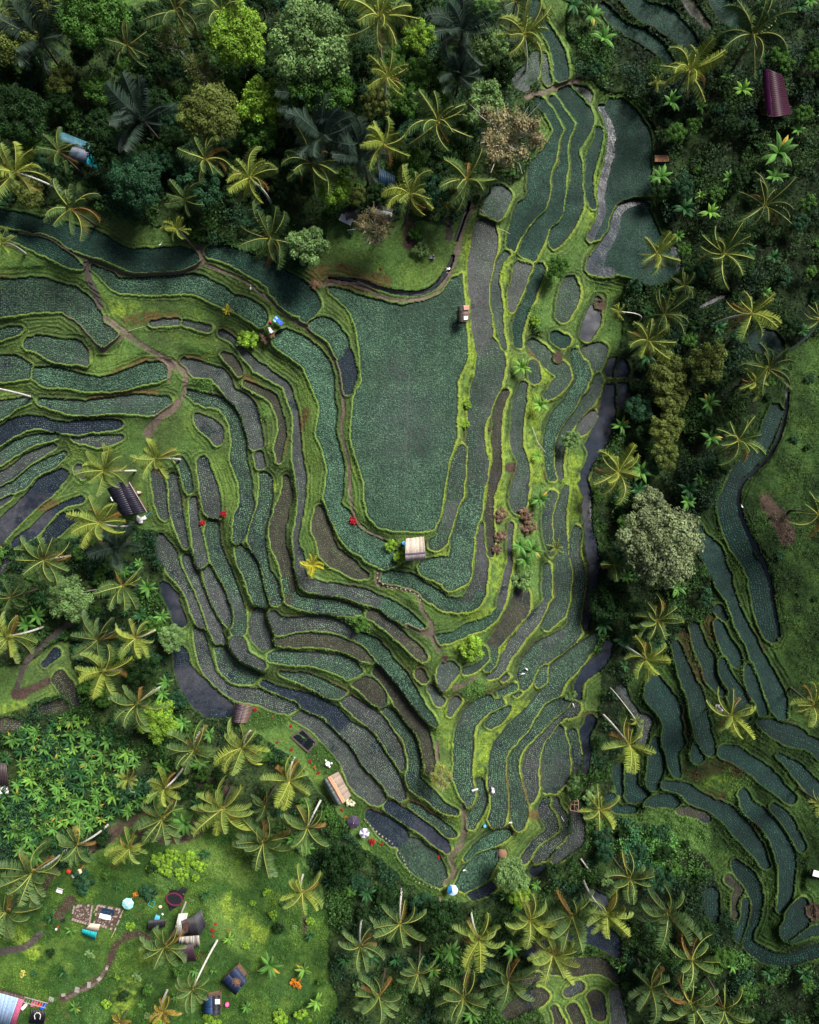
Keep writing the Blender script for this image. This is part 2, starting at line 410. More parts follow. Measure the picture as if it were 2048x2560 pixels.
s S 700,70,30 700,130,26 850,160,18 910,190,20 930,270,20 980,340,24
s S 940,390,40 985,410,30 1020,485,30
s S 980,340,26 985,400,30
s S 850,350,20 940,395,24
s S 1010,980,18 1015,1080,18
s S 1150,1320,20 1160,1420,26 1140,1530,30 1090,1600,24 1100,1690,24 1050,1750,20
s S 1110,690,30 1160,665,24 1220,630,18
s D 1052,525,30 1052,550,20
s Y 1130,290,90 1260,280,60 1350,240,40
s Y 1110,480,90 1190,480,130
s Y 1380,520,60 1400,420,60 1460,330,50
s Y 1480,780,70 1400,880,70 1300,960,90 1240,1050,110 1210,1180,60 1215,1280,40
s Y 1130,900,60 1090,1000,40 1050,820,40
s Y 1270,1400,60 1290,1300,50
s L 1040,930,130 1060,960,90
s L 1040,1180,200 1080,1270,140
s Y 250,500,30 350,490,30
s V 560,340,80 620,380,60
s V 1220,700,120
s B 1300,700,50
s B 1400,1080,16 1390,1250,16 1410,1380,16
s B 1480,1200,16 1510,1380,20
s B 830,1010,20 800,950,16
s B 450,215,16 560,235,16
s G 0,860,90 60,880,90
s G 380,1060,140 430,1110,110
s G 560,1340,100 620,1420,60
s G 60,860,90 170,870,60
s G 700,1560,80 850,1720,80 980,1800,70
@1248 0
s S 150,520,30 260,490,30 350,450,30 430,430,30
s B 640,40,60 760,110,60 900,190,60
s B 950,0,50 1060,110,70 1110,180,60
s D 540,1640,60
s Y 30,1450,70 40,1580,60
s Y 520,900,50 530,1000,50 480,1200,60
s V 250,1500,90
s L 640,1560,60 700,1620,80
@1248 860
s W 1560,200,22 1540,400,22 1460,600,22 1320,740,22 1290,850,24 1330,1000,26 1420,1170,22 1460,1300,20 1500,1500,18 1510,1570,16
s D 1440,850,60 1500,930,90 1550,1030,90
s B 1000,1560,60 1020,1700,70 1100,1800,60
s B 1120,1480,80 1150,1580,50
s B 1350,1560,50 1420,1640,40
s B 1330,1900,60
s B 970,1960,40 1000,2100,40
s Y 180,600,70 200,500,60
s Y 390,750,90 400,900,80
s Y 60,1500,60 30,1640,60 
s L 1220,1100,50 1330,1250,40
s D 1050,950,60
@1248 1560
s B 1060,810,70 1200,760,70 1290,790,70
s B 1120,920,50 1200,930,50
s B 1400,1080,50
s B 1000,780,40
s B 1350,1550,60
s Y 1150,860,100 1240,880,90
s V 700,1100,120 900,1100,160 1050,1150,150 950,1200,100
s L 1450,1650,120 1500,1720,90
s Y 130,440,80 60,520,60
s B 190,1030,50
s B 50,780,16 50,900,16 60,1000,16
s B 180,700,16 140,850,16
s D 1690,1550,90
s B 300,1780,80
@0 1400
s T 430,290,30 300,400,30 180,500,30 120,600,30 90,690,30
s D 90,720,60 170,700,40 260,650,30
s D 780,1350,50 680,1420,60 560,1500,60 400,1600,40 
s D 300,1660,40 240,1760,40
s D 380,1840,50 310,1920,50
s D 780,1450,90 900,1500,60 1050,1450,100
s D 1100,1200,90 1200,1230,80
s T 0,2110,40 140,2080,40 220,2010,30
s Y 1240,1850,100 1260,1920,80
s Y 800,2120,100 900,2090,60
s L 1300,2000,200 1200,1900,150
s Y 30,800,80 130,800,80
s L 600,1560,100
s V 900,1700,160 1050,1650,120
s V 250,1700,100
@0 1960
s D 620,640,20 560,620,20 490,660,18 455,720,20 430,790,22 340,850,18 260,890,20
s S 440,770,14 400,825,14 340,858,16 280,885,18
s Y 950,500,60 990,560,60 1080,620,80
s Y 540,840,90 500,900,100
s Y 60,620,60 150,700,60
s V 400,960,90
s L 760,250,90 1000,380,90
s D 1265,560,14 1262,620,12
"""
VEG = """
J 0,0 1341,0 1320,154 1365,273 1330,392 1258,499 1163,522 1116,570 1045,546 914,522 831,570 760,665 665,665 570,617 475,594 392,558 237,522 0,510
J 1400,-30 1500,-30 2160,0 2160,807 1971,855 1900,1021 1828,1163 1793,1258 1745,1294 1781,1425 1781,1531 1686,1579 1662,1626 1603,1662 1543,1781 1555,1923 1520,2090 1460,2137 1413,2090 1425,1947 1484,1781 1508,1662 1472,1543 1460,1306 1472,1163 1520,1009 1555,855 1567,712 1662,712 1698,665 1650,510 1638,332 1591,237 1437,202
J 1342,2137 1460,2113 1496,2042 1662,2054 1781,2173 1840,2351 2160,2446 2160,2680 1555,2680 1543,2434 1401,2375 1354,2327 1330,2375 1354,2560 1354,2680 831,2680 831,2434 819,2256 831,2137 1009,2208 1128,2244 1282,2220
J -120,1365 214,1342 285,1306 404,1330 416,1484 463,1662 600,1815 735,1890 860,2060 902,2120 1009,2208 831,2256 772,2137 594,2042 451,2018 297,2042 237,2137 95,2197 -120,2173 -120,1852 47,1781 190,1710 178,1579 59,1662 -120,1662
"""
ELEV = """
1024,900,0 1024,1250,0 1024,760,0 900,1000,0 1100,700,0 1000,600,2.2 900,350,3 600,450,1.5 300,640,.4 750,720,.2 400,720,-1 100,760,-2 150,880,-3.5 250,950,-4.5 300,1020,-5.5 100,1070,-7 100,1220,-9.5 820,1100,-1 850,1250,-1 950,1390,-1.2 740,1000,-2.8 735,1300,-3 700,1050,-3.8 720,1350,-4.2 660,1300,-5.2 640,1450,-6.5 610,1200,-6.2 600,1000,-5 530,1250,-7.2 500,1330,-8.2 450,1250,-9 400,1260,-10 430,1430,-11 430,1520,-12.2 500,1740,-13 660,1750,-12 850,1800,-11.2 970,1800,-10 850,1950,-13 1000,2130,-14 800,1650,-8 900,1620,-6.4 1040,1800,-8.8 1030,1900,-9.8 1120,1850,-7.8 1130,1990,-10 1130,2180,-14 1050,1510,-2 1150,1590,-3.2 1060,1580,-3.4 950,1500,-3 1120,1690,-5 1210,900,-1.1 1180,1100,-1.1 1250,900,-2.2 1245,1150,-2.6 1300,1100,-4 1370,1080,-6 1410,1400,-7.6 1470,950,-7.4 1530,1000,-10.5 1470,1230,-11 1480,1480,-12 1470,1850,-14.5 1300,1850,-11 1390,1900,-13 1360,2070,-13.6 1370,1600,-8.6 1360,1640,-9.4 1420,1680,-10.6 1280,1550,-5.6 1300,1620,-7 1200,1850,-10 1240,520,-.5 1310,500,-1.5 1390,480,-2.5 1430,450,-3.5 1480,430,-4.5 1560,400,-5 1600,600,-5.5 1490,820,-8 1310,180,-1.5 1550,60,-4 1680,60,-3 1750,500,-5 1900,400,-4 1800,900,-8 2000,800,-7 1950,1000,-6.2 1830,1300,-6.8 1900,1550,-7.4 2000,1300,-4.5 1830,1450,-8.2 1730,1800,-10 1680,1830,-11 1640,1920,-12 1950,2120,-10.5 1890,2200,-12 1800,2050,-11.5 2000,2290,-9 1640,2110,-13 1700,2350,-14 1500,2350,-15 1000,2350,-13 700,2050,-11.5 300,1950,-9 300,2250,-8.5 650,2300,-9 200,2500,-8 600,2500,-9 1000,2520,-12 100,1500,-10 250,1600,-10.5 50,1750,-9 100,100,1 500,100,2 900,100,3 1200,200,1 100,400,1.5 450,400,1.5 800,450,3.2 1100,450,2.6 1160,600,.3 1545,1300,-11 1650,1400,-10 2100,2600,-14 -100,2600,-8 -100,-100,1 2150,-100,-4 2100,1800,-8 -100,1300,-9 -100,900,-4
"""
PALMS = """
39 431 75 170 490 y|coconut palm at the left edge with a long leaning white trunk above the upper terraces
179 524 68 - - n|coconut palm standing over the highest terrace strip at the upper left, one orange frond
148 380 52 - - d|dark coconut palm in front of the blue roofed building in the jungle
515 399 60 - - n|coconut palm leaning left beside the palm with yellow fronds, above the dark stair path
624 445 65 682 515 y|coconut palm with yellow ribbed fronds and a thin trunk reaching to the lower right
784 413 75 - - n|coconut palm with an orange heart beside the bright round lime green tree
677 598 72 - - d|large coconut palm hanging over the teal paddy north of the curved canal
445 573 32 - - y|small yellow green palm at the end of the dark stair path beside the teal paddy
464 501 45 - - d|dim young coconut palm in the undergrowth above the stair path
441 28 75 - - d|dark coconut palm touching the top edge above the white branched trees
557 30 70 - - n|coconut palm at the top edge behind the bright yellow green tree crown
320 116 50 - - d|small dark palm half sunk in black jungle shade near the top left
949 46 90 953 148 y|tall coconut palm at the top edge with a pale vertical trunk below its crown
969 195 55 962 278 y|smaller coconut palm directly below the tall top edge palm
1095 306 75 - - n|wide coconut palm between the black gully and the brown leafless tree
960 362 62 946 436 y|pale yellow coconut palm with paddle like fronds and a white trunk pointing down
1027 487 62 - - y|coconut palm over the brown earth path beside the grey shed roof
1167 450 72 - - n|coconut palm beside the top end of the canal path, right of the small hillside stairs
1116 515 25 - - y|small golden palm beside the small hillside stairs
1232 427 35 - - d|small dark palm tucked under the brown leafless tree
1310 88 68 1315 176 y|lone coconut palm with drooping yellow fronds over the northern terraces
1290 5 40 - - n|palm cut by the top edge above the northern terraces
1721 179 72 - - y|broad grey green coconut palm next to a small bright yellow palm
1883 88 85 - - d|large dark coconut palm near the top right corner with one orange frond
1642 209 22 - - y|small bright yellow palm beside the broad grey green coconut palm
1911 515 75 - - d|large dim grey coconut palm among black shade on the right
1809 635 72 - - n|coconut palm with an orange base right of the lower oval pond paddy
1642 635 55 1589 703 y|coconut palm with a white trunk rising out of the lower oval pond paddy
1879 784 68 1777 814 y|coconut palm with a long white trunk pointing left above the thin water channel
1619 853 55 - - y|yellow ribbed coconut palm above the long olive thicket
1661 788 55 - - d|dim coconut palm directly behind the yellow ribbed palm above the olive thicket
1712 714 35 - - d|small dark palm below the orange based coconut palm
2048 798 45 1969 877 n|palm cut by the right edge with a white trunk slanting down left
1920 923 60 - - d|dim coconut palm over the dark head of the long curved paddy channel
1888 955 40 - - y|small brownish palm just left of the head of the long curved paddy channel
1545 779 22 1600 802 y|small orange tipped palm on a thin white trunk beside the stream gully
1545 1180 68 - - y|coconut palm with long golden fronds on the stream bank above the huge pale tree
1846 1101 60 - - n|pale grey green coconut palm touching the long curved paddy channel
1642 1551 58 - - n|coconut palm on the bank below the huge pale tree
1614 1648 55 1552 1611 y|yellowish spiky palm with a white trunk at its upper left
1535 1412 40 - - n|palm half hidden under the left side of the huge pale tree
2046 1287 60 - - n|faint coconut palm cut by the right edge beside the brown dirt patch
2032 1764 55 - - y|golden coconut palm at the right edge among the dark eastern terraces
1828 1788 62 - - y|brown and yellow palm standing between the grid planted eastern paddies
1573 1861 65 1508 1787 y|coconut palm with golden upper fronds and a curved white trunk near the eastern stream
1591 1801 18 1526 1720 y|tiny orange tipped palm at the end of a long thin straight white trunk
1389 1370 20 - - y|small round yellow palm on the bank above the lower stream terraces
1498 2024 55 - - y|palm with long yellow lower fronds beside the round mint green bush
1573 2195 58 - - n|coconut palm below the bright green vine thicket
1324 2297 60 - - y|leftmost pale palm of the row below the southern terrace tip
1429 2288 75 - - n|broad palm with upright golden fronds in the middle of the southern row
1517 2284 60 1457 2195 y|palm with a pale leaning trunk at the right end of the southern row
1670 2279 70 - - d|wide dark palm right of the southern row with thin arching fronds
1382 2385 65 - - y|palm above the flooded dark terraces at the bottom
1730 2399 62 - - n|palm with a thin brown trunk above its crown in the lower right thicket
1271 2450 65 - - d|dark palm overlapping the left end of the flooded bottom terraces
1628 2469 60 - - d|dim palm right of the flooded bottom terraces
1726 2506 70 - - n|large palm near the bottom edge in the lower right thicket
1809 2520 55 - - n|palm cut close to the bottom edge, rightmost of the lower right thicket
724 1952 65 735 1896 y|coconut palm with a white trunk left of the long gabled thatch pavilion
768 2068 65 803 1998 n|coconut palm with a white leaning trunk below the long gabled thatch pavilion
659 2105 72 - - n|broad coconut palm at the upper edge of the bright meadow
756 2230 60 757 2187 y|golden coconut palm standing alone in the bright meadow
1000 2309 60 1004 2223 n|coconut palm with a thin white trunk above, south of the curved stepping stones
902 2365 52 905 2290 n|coconut palm with a vertical white trunk left of its taller neighbour at the bottom
1199 2346 62 1178 2281 y|coconut palm with pale fronds right below the southern terrace tip
608 1868 62 626 1827 y|yellow coconut palm with an orange heart below the small brown roofed hut
487 1873 62 508 1822 n|grey green coconut palm left of the yellow one below the small brown roofed hut
413 1970 50 464 1912 y|ragged palm with a white trunk right of the banana grove
557 2021 70 - - y|large coconut palm over the reddish bare soil
408 2045 60 - - n|coconut palm with drooping fronds above the brown bank of the meadow
320 1947 28 345 1975 y|small yellow palm with a slanting white trunk inside the banana grove
194 2112 52 269 2063 n|coconut palm with a bent white trunk below the banana grove
325 2119 45 - - y|small sparse palm between the banana grove and the meadow
83 2179 70 167 2123 n|coconut palm with a thick white trunk left of the people in orange and red
19 2277 80 - - n|big coconut palm cut by the left edge beside the village
413 2365 55 - - n|coconut palm leaning over the broken pale roof in the village
308 1465 60 - - n|coconut palm at the edge of the left terraces with long thin fronds
23 1590 62 109 1567 y|yellow coconut palm at the left edge with a pale trunk to its right
246 1599 68 - - d|dark coconut palm beside the curved stone stair of the left gully
341 1595 58 399 1569 y|coconut palm with a white trunk next to the round light tree at the western terraces
260 1678 68 313 1669 y|coconut palm above the left end of the banana grove
346 1757 60 410 1713 n|coconut palm with a white trunk above the bright lime tree
111 1400 65 190 1388 n|coconut palm below the left blue water terraces
250 1307 65 320 1315 y|bright golden coconut palm just below the black roofed shed
262 1177 58 339 1177 y|coconut palm overhanging the upper corner of the black roofed shed
390 1147 55 450 1149 y|coconut palm with a short white trunk beside the head of the western paddies
5 611 35 63 634 y|palm cut by the left edge with a white trunk over the upper left terraces
28 1493 40 - - d|brownish dark palm at the left edge above the yellow one
-62 960 60 77 992 n|palm mostly outside the left edge, its long white trunk crossing the terraces
482 2472 45 543 2352 n|palm at the end of the longest leaning bare trunk in the lower meadow
947 2490 60 - - n|coconut palm near the bottom edge left of centre, below the vertical trunk
1045 2434 45 - - n|palm with short fronds near the bottom centre
1158 2493 60 - - n|coconut palm near the bottom edge right of centre
410 2527 35 418 2476 o|orange leaved palm at the bottom edge of the meadow
300 2556 25 - - o|small orange leaved palm cut by the bottom edge
663 2014 35 - - d|small dim palm between the two white trunked palms left of the pavilion
2048 2006 30 - - y|small golden palm cut by the right edge above the bright green bank
357 301 85 - - s|grey green sugar palm with stiff brush like fronds in the upper left jungle
107 100 90 - - s|large brownish grey sugar palm near the top left corner
1157 83 85 - - s|sugar palm at the top edge left of the northern terraces
777 260 75 - - s|dark sugar palm between the round dome tree and the grey one below
810 343 85 - - s|grey blue sugar palm with broad brushes above the bright round lime tree
902 399 75 - - s|black green sugar palm beside the pale yellow paddle fronded palm
297 1370 68 - - s|black sugar palm below the black roofed shed
1151 190 60 - - s|lower sugar palm of the pair left of the northern terraces
779 24 60 - - s|dark sugar palm at the top edge beside the tall coconut palm
780 1413 27 - - Y|small brilliant yellow palm on the grassy terrace left of the pale roofed hut
570 776 13 - - Y|tiny bright yellow palm on the wide grass bank at the upper left
"""
TREES = """
772 112 108 A|huge round dome shaped grey green tree at the top
598 95 78 C|bright yellow green tree at the top beside bare white branches
436 100 48 Dw|thin olive tree with bare white branches in the upper jungle
500 168 45 Dw|sparse grey tree with forked white limbs below the bright yellow green tree
524 288 78 D|broad olive tree with a pale yellow top in the upper jungle
800 222 88 B|green tree directly below the dome shaped tree
652 262 62 C|yellow green tree left of the dome shaped tree
232 40 88 B|dark green spreading tree at the top edge, left of the dark palms
30 90 75 D|grey olive tree in the top left corner
1046 93 42 C|pale green tree right of the tall top edge palm
1050 185 40 B|green tree below the pale green one in the middle top
1227 120 50 A|soft green tree left of the northern terraces
1204 262 62 A|soft green tree touching the brown leafless tree
1273 348 92 E|large brown thin leaved tree with white bare branches over the terraces
833 468 48 C|round bright lime green tree standing over the hut roofs
768 617 52 A|loose light green tree overhanging the north canal path
944 565 52 Ew|thin feathery pale tree over the grey shed roof
1037 408 36 B|green tree above the curved canal hill
902 162 50 G|dark green tree behind the dome shaped tree
42 288 72 G|dark green tree at the left edge of the jungle
340 455 72 F|blue green bushy tree right of the blue roofed building
500 464 62 F|blue green tree above the dark stair path
278 371 60 G|dark tree between the blue roofed building and the sugar palm
371 153 50 G|small dark tree near the top left sugar palms
246 223 42 B|small green tree deep in the upper left shade
649 335 48 B|green tree under the yellow green one
430 560 0 B|x
1665 930 52 D|top crown of the olive thicket on the right
1679 990 46 D|second crown of the olive thicket on the right
1665 1069 44 D|third crown of the olive thicket on the right
1661 1135 36 D|lowest crown of the olive thicket on the right
1767 906 52 D|separate olive crown right of the olive thicket
1647 1361 108 H|huge pale silvery tree beside the eastern stream
1622 1262 44 H|upper left outgrowth of pale leaves beside the huge silvery tree
1526 1500 56 G|dark green tree below the huge silvery tree at the stream
1596 1546 46 G|dark tree right of the stream below the huge silvery tree
1596 1022 36 F|blue green tree left of the olive thicket
1280 2185 46 A|light green tree at the southern terrace tip
1300 2240 28 C|small yellow green tree right under the light one at the southern tip
1638 2200 40 F|blue green tree below the bright vine thicket
172 1497 56 A|pale green rounded tree among palms at the lower left
431 1595 36 A|small light tree at the edge of the western paddies
394 1800 52 C|bright lime green tree above the banana grove
352 1670 44 G|dark tree between the lower left palms
856 2151 56 G|dark green tree below the two garden umbrellas
1102 2295 58 G|dark tree south of the pale blue umbrella
1060 2265 36 F|blue green tree left of the dark one south of the pale blue umbrella
1106 1942 34 Iw|sparse yellow shrub tree with two white stems on the terrace nose
1427 1098 25 A|thin light tree on the right terrace bank
1394 667 30 B|green bushy tree on the mound in the right terraces
1640 2440 48 G|dark tree in the lower right thicket
1750 2330 40 G|dark tree in the thicket left of the looping eastern paddy
40 230 0 G|x
"""
SHRUBS = """
977 1363 17 K|lime green shrub at the upper left corner of the pale roofed hut
1000 1395 18 K|lime green shrub at the lower left corner of the pale roofed hut
882 1302 12 R|red flowering shrub on the bund left below the big central paddy
505 1307 9 R|red shrub, left one of the two on the western paddies
559 1284 9 R|red shrub, right one of the two on the western paddies
1097 2142 8 R|red shrub at the lower end of the last southern paddy
1250 1288 22 P|brownish spiky croton shrub, highest on the right terrace bank
1250 1340 20 P|brownish spiky croton shrub, middle one on the right terrace bank
1244 1373 14 P|brownish spiky croton shrub, lowest on the right terrace bank
1315 1290 22 P|purple grey spiky shrub beside the banana clump
1320 1318 22 P|purple grey spiky shrub directly above the banana clump
1306 1450 30 A|pale green bush below the banana clump on the right bank
1225 1072 5 P|small dried tuft between the narrow right paddies
1339 801 14 K|yellow green round bush left of the mound
1169 1012 13 C|green bush upper one on the bund right of the central paddy
1163 1062 12 K|yellow green bush lower one on the bund right of the central paddy
1180 1622 34 K|yellow leafy bush inside the curved paddy at the lower centre
902 1562 22 B|dark leafed bush on the lower left terrace bank
1475 1991 26 A|round mint green bush above the yellow fronded palm
1433 1959 22 A|light green bush right beside the bamboo frame
1508 2093 30 F|blue green bush left of the bright vine thicket
1428 1740 16 A|pale bush on the terrace tip near the white bird
664 845 16 P|pinkish dry tuft at the foot of the round mound
620 850 32 K|yellow speckled bushes left of the round mound
875 580 12 F|small blue green bush on the brown hill slope
914 566 0 F|x
1054 622 24 A|soft green bush on the hill corner above the canal bend
1040 580 24 B|green bush with red flowers above the hill corner
952 672 6 R|dark red plant on the brown hill slope
784 618 0 A|x
109 345 0 A|x
640 545 40 F|low blue green bush left of the curved hill
880 400 0 A|x
805 2000 0 A|x
875 2006 13 W|white flowering shrub at the lower end of the long gabled pavilion
855 2025 7 R|red flowers left of the white flowering shrub
865 2042 7 O|orange flowers beside the dark purple umbrella
638 1773 8 R|red flowering shrub beside the small brown roofed hut
682 1793 5 R|small red flower cluster right of the small brown roofed hut
727 1815 7 R|red flowers at the upper corner of the dark pool
693 1856 5 R|single red flower cluster left of the dark pool
729 1874 6 R|red flowers below the dark pool
775 1903 7 R|row of red flowers left of the round garden table, upper
787 1918 7 O|orange flowers left of the round garden table, middle
796 1933 7 R|red flowers left of the round garden table, lower
930 2104 9 R|reddish plants below the striped umbrella
955 2110 6 R|reddish plant furthest right below the striped umbrella
531 2325 8 R|dark red flowering shrub in the meadow, middle of three
539 2310 6 R|dark red flowering shrub in the meadow, top of three
533 2340 6 R|dark red flowering shrub in the meadow, bottom of three
571 2325 5 O|small yellow flowering plant right of the red meadow shrubs
325 2316 13 K|bright yellow green shrub beside the broken brick floors
225 2387 14 A|pale green shrub in the grass below the turquoise roof
56 2435 10 Y|pale yellow flowering shrub at the lower left
343 2443 14 A|pale shrub beside the meadow stair
700 2545 24 K|light green shrub at the bottom edge of the meadow
740 2460 16 O|orange yellow shrub in the lower meadow
530 2550 26 K|bright green bushes under the blue roofed hut at the bottom
205 2205 34 F|large dark green speckled bush behind the brick floors
338 2236 9 O|orange flowering plant above the turquoise umbrella
370 2230 26 F|green bush beside the turquoise umbrella
"""
BANANAS = """
1944 385 44 N|large banana plant on the right with long pale leaves
1934 445 32 N|smaller banana plant below the large one on the right
1508 100 34 N|banana plant with yellow leaves right of the northern terraces
1480 45 30 N|banana plant near the top between the two terrace slopes
1855 228 26 B|lone light green banana plant left of the magenta roof
1772 533 26 B|bright lime banana plant in the taro thicket
1750 490 16 B|small bright banana shoot above the lime one
1304 920 26 B|pale papaya like plant on the right terrace bank
1348 1015 24 B|banana plant with yellow bloom on the right terrace bank
1343 1140 18 B|small yellow green banana plant on the right terrace bank
1350 1248 26 N|broad leafed plant above the banana clump on the right bank
1300 1365 26 N|banana plant, upper left of the clump on the right terrace bank
1330 1375 28 N|banana plant, right one of the clump on the right terrace bank
1312 1400 24 N|banana plant, lower one of the clump on the right terrace bank
465 2055 34 N|banana plant over the reddish soil right of the drooping palm
676 2410 32 N|blue green banana plant in the lower meadow
760 2420 22 B|small bright banana plant in the lower right meadow
792 2500 24 B|small banana plant near the bottom of the meadow
573 2345 16 B|young banana plant beside the red meadow shrubs
1750 1195 24 N|banana plant on the slope left of the curved paddy channel
1552 1065 24 N|banana plant beside the stream left of the olive thicket
1775 1095 28 N|banana plant left of the pale grey green palm
1680 2040 0 N|x
"""
# ------------------------------------------------------------------ traced layout -> raster of terraces (photo pixel grid)
GC = 2.0; G0 = -130.0
GW = int((2048+260)/GC); GH = int((2560+260)/GC)
gx = G0+GC*np.arange(GW, dtype=np.float32); gy = G0+GC*np.arange(GH, dtype=np.float32)

def cat_rom(P, step=6.0):
    P = np.asarray(P, float)
    if len(P) < 3:
        n = max(2, int(np.hypot(*(P[-1]-P[0])[:2])/step)+1)
        return np.array([P[0]+(P[-1]-P[0])*t for t in np.linspace(0, 1, n)]) if len(P) > 1 else np.vstack([P, P+[.5, .5, 0]])
    Q = np.vstack([2*P[0]-P[1], P, 2*P[-1]-P[-2]]); out = []
    for i in range(1, len(Q)-2):
        a, b, c, d = Q[i-1:i+3]; n = max(2, int(np.hypot(*(c-b)[:2])/step))
        for t in np.arange(n)/n:
            out.append(.5*((2*b)+(-a+c)*t+(2*a-5*b+4*c-d)*t*t+(-a+3*b-3*c+d)*t**3))
    out.append(P[-1]); out = np.array(out)
    if out.shape[1] > 2: out[:, 2] = np.maximum(out[:, 2], 1)
    return out

SC = 800/1725.0
entries = []; soft = []
tx = ty = 0
for ln in TRACE.strip().split('\n'):
    ln = ln.strip()
    if not ln or ln[0] == '#': continue
    if ln[0] == '@':
        q = ln[1:].split(); tx, ty = float(q[0]), float(q[1])
        k = 1040/1725.0 if (tx, ty) == (0, 1960) else SC
        continue
    q = ln.split()
    if q[0] == 's':
        P = np.array([[float(v) for v in p.split(',')] for p in q[2:]])
        P = P*k+[tx, ty, 0]; soft.append((q[1], cat_rom(P))); continue
    poly = q[1] == 'poly'; kind = q[2] if poly else q[1]
    P = np.array([[float(v) for v in p.split(',')] for p in q[(3 if poly else 2):]])
    if poly: entries.append((q[0], kind, True, P*k+[tx, ty]))
    else: entries.append((q[0], kind, False, cat_rom(P*k+[tx, ty, 0])))

wx = 5.0*noise(60, octs=2, seed=1)+2.6*noise(15, octs=2, seed=2); wy = 5.0*noise(60, octs=2, seed=3)+2.6*noise(15, octs=2, seed=4)
def field():
    return np.full((GH, GW), -99.0, np.float32)
def win(x0, x1, y0, y1):
    a = max(0, int((x0-G0)/GC)); b = min(GW, int((x1-G0)/GC)+2)
    c = max(0, int((y0-G0)/GC)); d = min(GH, int((y1-G0)/GC)+2)
    return a, b, c, d
def add_ribbon(f, P, amp=1.0, pad=12):
    for i in range(len(P)-1):
        p, q = P[i], P[i+1]; m = max(p[2], q[2])/2+pad
        a, b, c, d = win(min(p[0], q[0])-m, max(p[0], q[0])+m, min(p[1], q[1])-m, max(p[1], q[1])+m)
        if a >= b or c >= d: continue
        X = gx[None, a:b]+amp*wx[c:d, a:b]; Y = gy[c:d, None]+amp*wy[c:d, a:b]
        dx, dy = q[0]-p[0], q[1]-p[1]; L2 = dx*dx+dy*dy+1e-6
        t = np.clip(((X-p[0])*dx+(Y-p[1])*dy)/L2, 0, 1)
        v = (p[2]+(q[2]-p[2])*t)/2-np.hypot(X-p[0]-dx*t, Y-p[1]-dy*t)
        s = f[c:d, a:b]; np.maximum(s, v, out=s)
def inside(P, X, Y):
    r = np.zeros(np.broadcast(X, Y).shape, bool); n = len(P)
    for i in range(n):
        x1, y1 = P[i][:2]; x2, y2 = P[(i+1) % n][:2]
        if y1 == y2: continue
        cnd = ((y1 > Y) != (y2 > Y)) & (X < (x2-x1)*(Y-y1)/(y2-y1)+x1); r ^= cnd
    return r
def add_poly(f, P, amp=1.0, pad=14):
    C = np.vstack([P, P[:1]])
    a, b, c, d = win(P[:, 0].min()-pad, P[:, 0].max()+pad, P[:, 1].min()-pad, P[:, 1].max()+pad)
    X = gx[None, a:b]+amp*wx[c:d, a:b]; Y = gy[c:d, None]+amp*wy[c:d, a:b]
    D = np.full(X.shape, 1e9, np.float32)
    for i in range(len(C)-1):
        p, q = C[i], C[i+1]; dx, dy = q-p; t = np.clip(((X-p[0])*dx+(Y-p[1])*dy)/(dx*dx+dy*dy+1e-6), 0, 1)
        D = np.minimum(D, np.hypot(X-p[0]-dx*t, Y-p[1]-dy*t))
    v = np.where(inside(P, X, Y), D, -D); s = f[c:d, a:b]; np.maximum(s, v, out=s)

S = {}
for kd, P in soft:
    if kd not in S: S[kd] = field()
    add_ribbon(S[kd], P, .5)
def sm(kd, lo=-2, hi=2):
    if kd not in S: return np.zeros((GH, GW), np.float32)
    t = np.clip((S[kd]-lo)/(hi-lo), 0, 1); return t*t*(3-2*t)

pids = []
for e in entries:
    if e[0] not in pids: pids.append(e[0])
best = field(); second = field(); own = np.full((GH, GW), -1, np.int32); ent = np.full((GH, GW), -1, np.int32)
for ip, pid in enumerate(pids):
    f = field(); fe = np.full((GH, GW), -1, np.int32)
    for ie, e in enumerate(entries):
        if e[0] != pid: continue
        g = field()
        (add_poly if e[2] else add_ribbon)(g, e[3])
        m = g > f; f[m] = g[m]; fe[m] = ie
    m = f > best
    second = np.where(m, best, np.maximum(second, f)); best = np.where(m, f, best)
    own[m] = ip; ent[m] = fe[m]
pathm = np.maximum(sm('S'), sm('T')); canal = sm('W', -1, 1) > .5
paddy = (best > -1.8) & (best-second > 5.2+4.2*noise(110, octs=2, seed=91)) & (pathm < .2) & (~canal) & (sm('D') < .5)
own = np.where(paddy, own, -1)

# ------------------------------------------------------------------ elevation
C = np.array([[float(v) for v in s.split(',')] for s in ELEV.split()])
U = C[:, :2]/1000.0
def tps(r): return np.where(r > 1e-9, r*r*np.log(r+1e-12), 0)
n = len(U); K = tps(np.hypot(U[:, None, 0]-U[None, :, 0], U[:, None, 1]-U[None, :, 1]))+np.eye(n)*.0006
Pm = np.c_[np.ones(n), U]; A = np.zeros((n+3, n+3)); A[:n, :n] = K; A[:n, n:] = Pm; A[n:, :n] = Pm.T
sol = np.linalg.solve(A, np.r_[C[:, 2], 0, 0, 0])
cy_ = np.linspace(gy[0], gy[-1], 141)/1000; cx_ = np.linspace(gx[0], gx[-1], 116)/1000
CXX, CYY = np.meshgrid(cx_, cy_); q = np.c_[CXX.ravel(), CYY.ravel()]
Z = tps(np.hypot(q[:, None, 0]-U[None, :, 0], q[:, None, 1]-U[None, :, 1])) @ sol[:n]+np.c_[np.ones(len(q)), q] @ sol[n:]
def upl(a, shape):
    h, w_ = shape; y = np.linspace(0, a.shape[0]-1.001, h); x = np.linspace(0, a.shape[1]-1.001, w_)
    yi = y.astype(int); xi = x.astype(int); fy = (y-yi)[:, None]; fx = x-xi
    r = a[yi]*(1-fy)+a[yi+1]*fy; return r[:, xi]*(1-fx)+r[:, xi+1]*fx
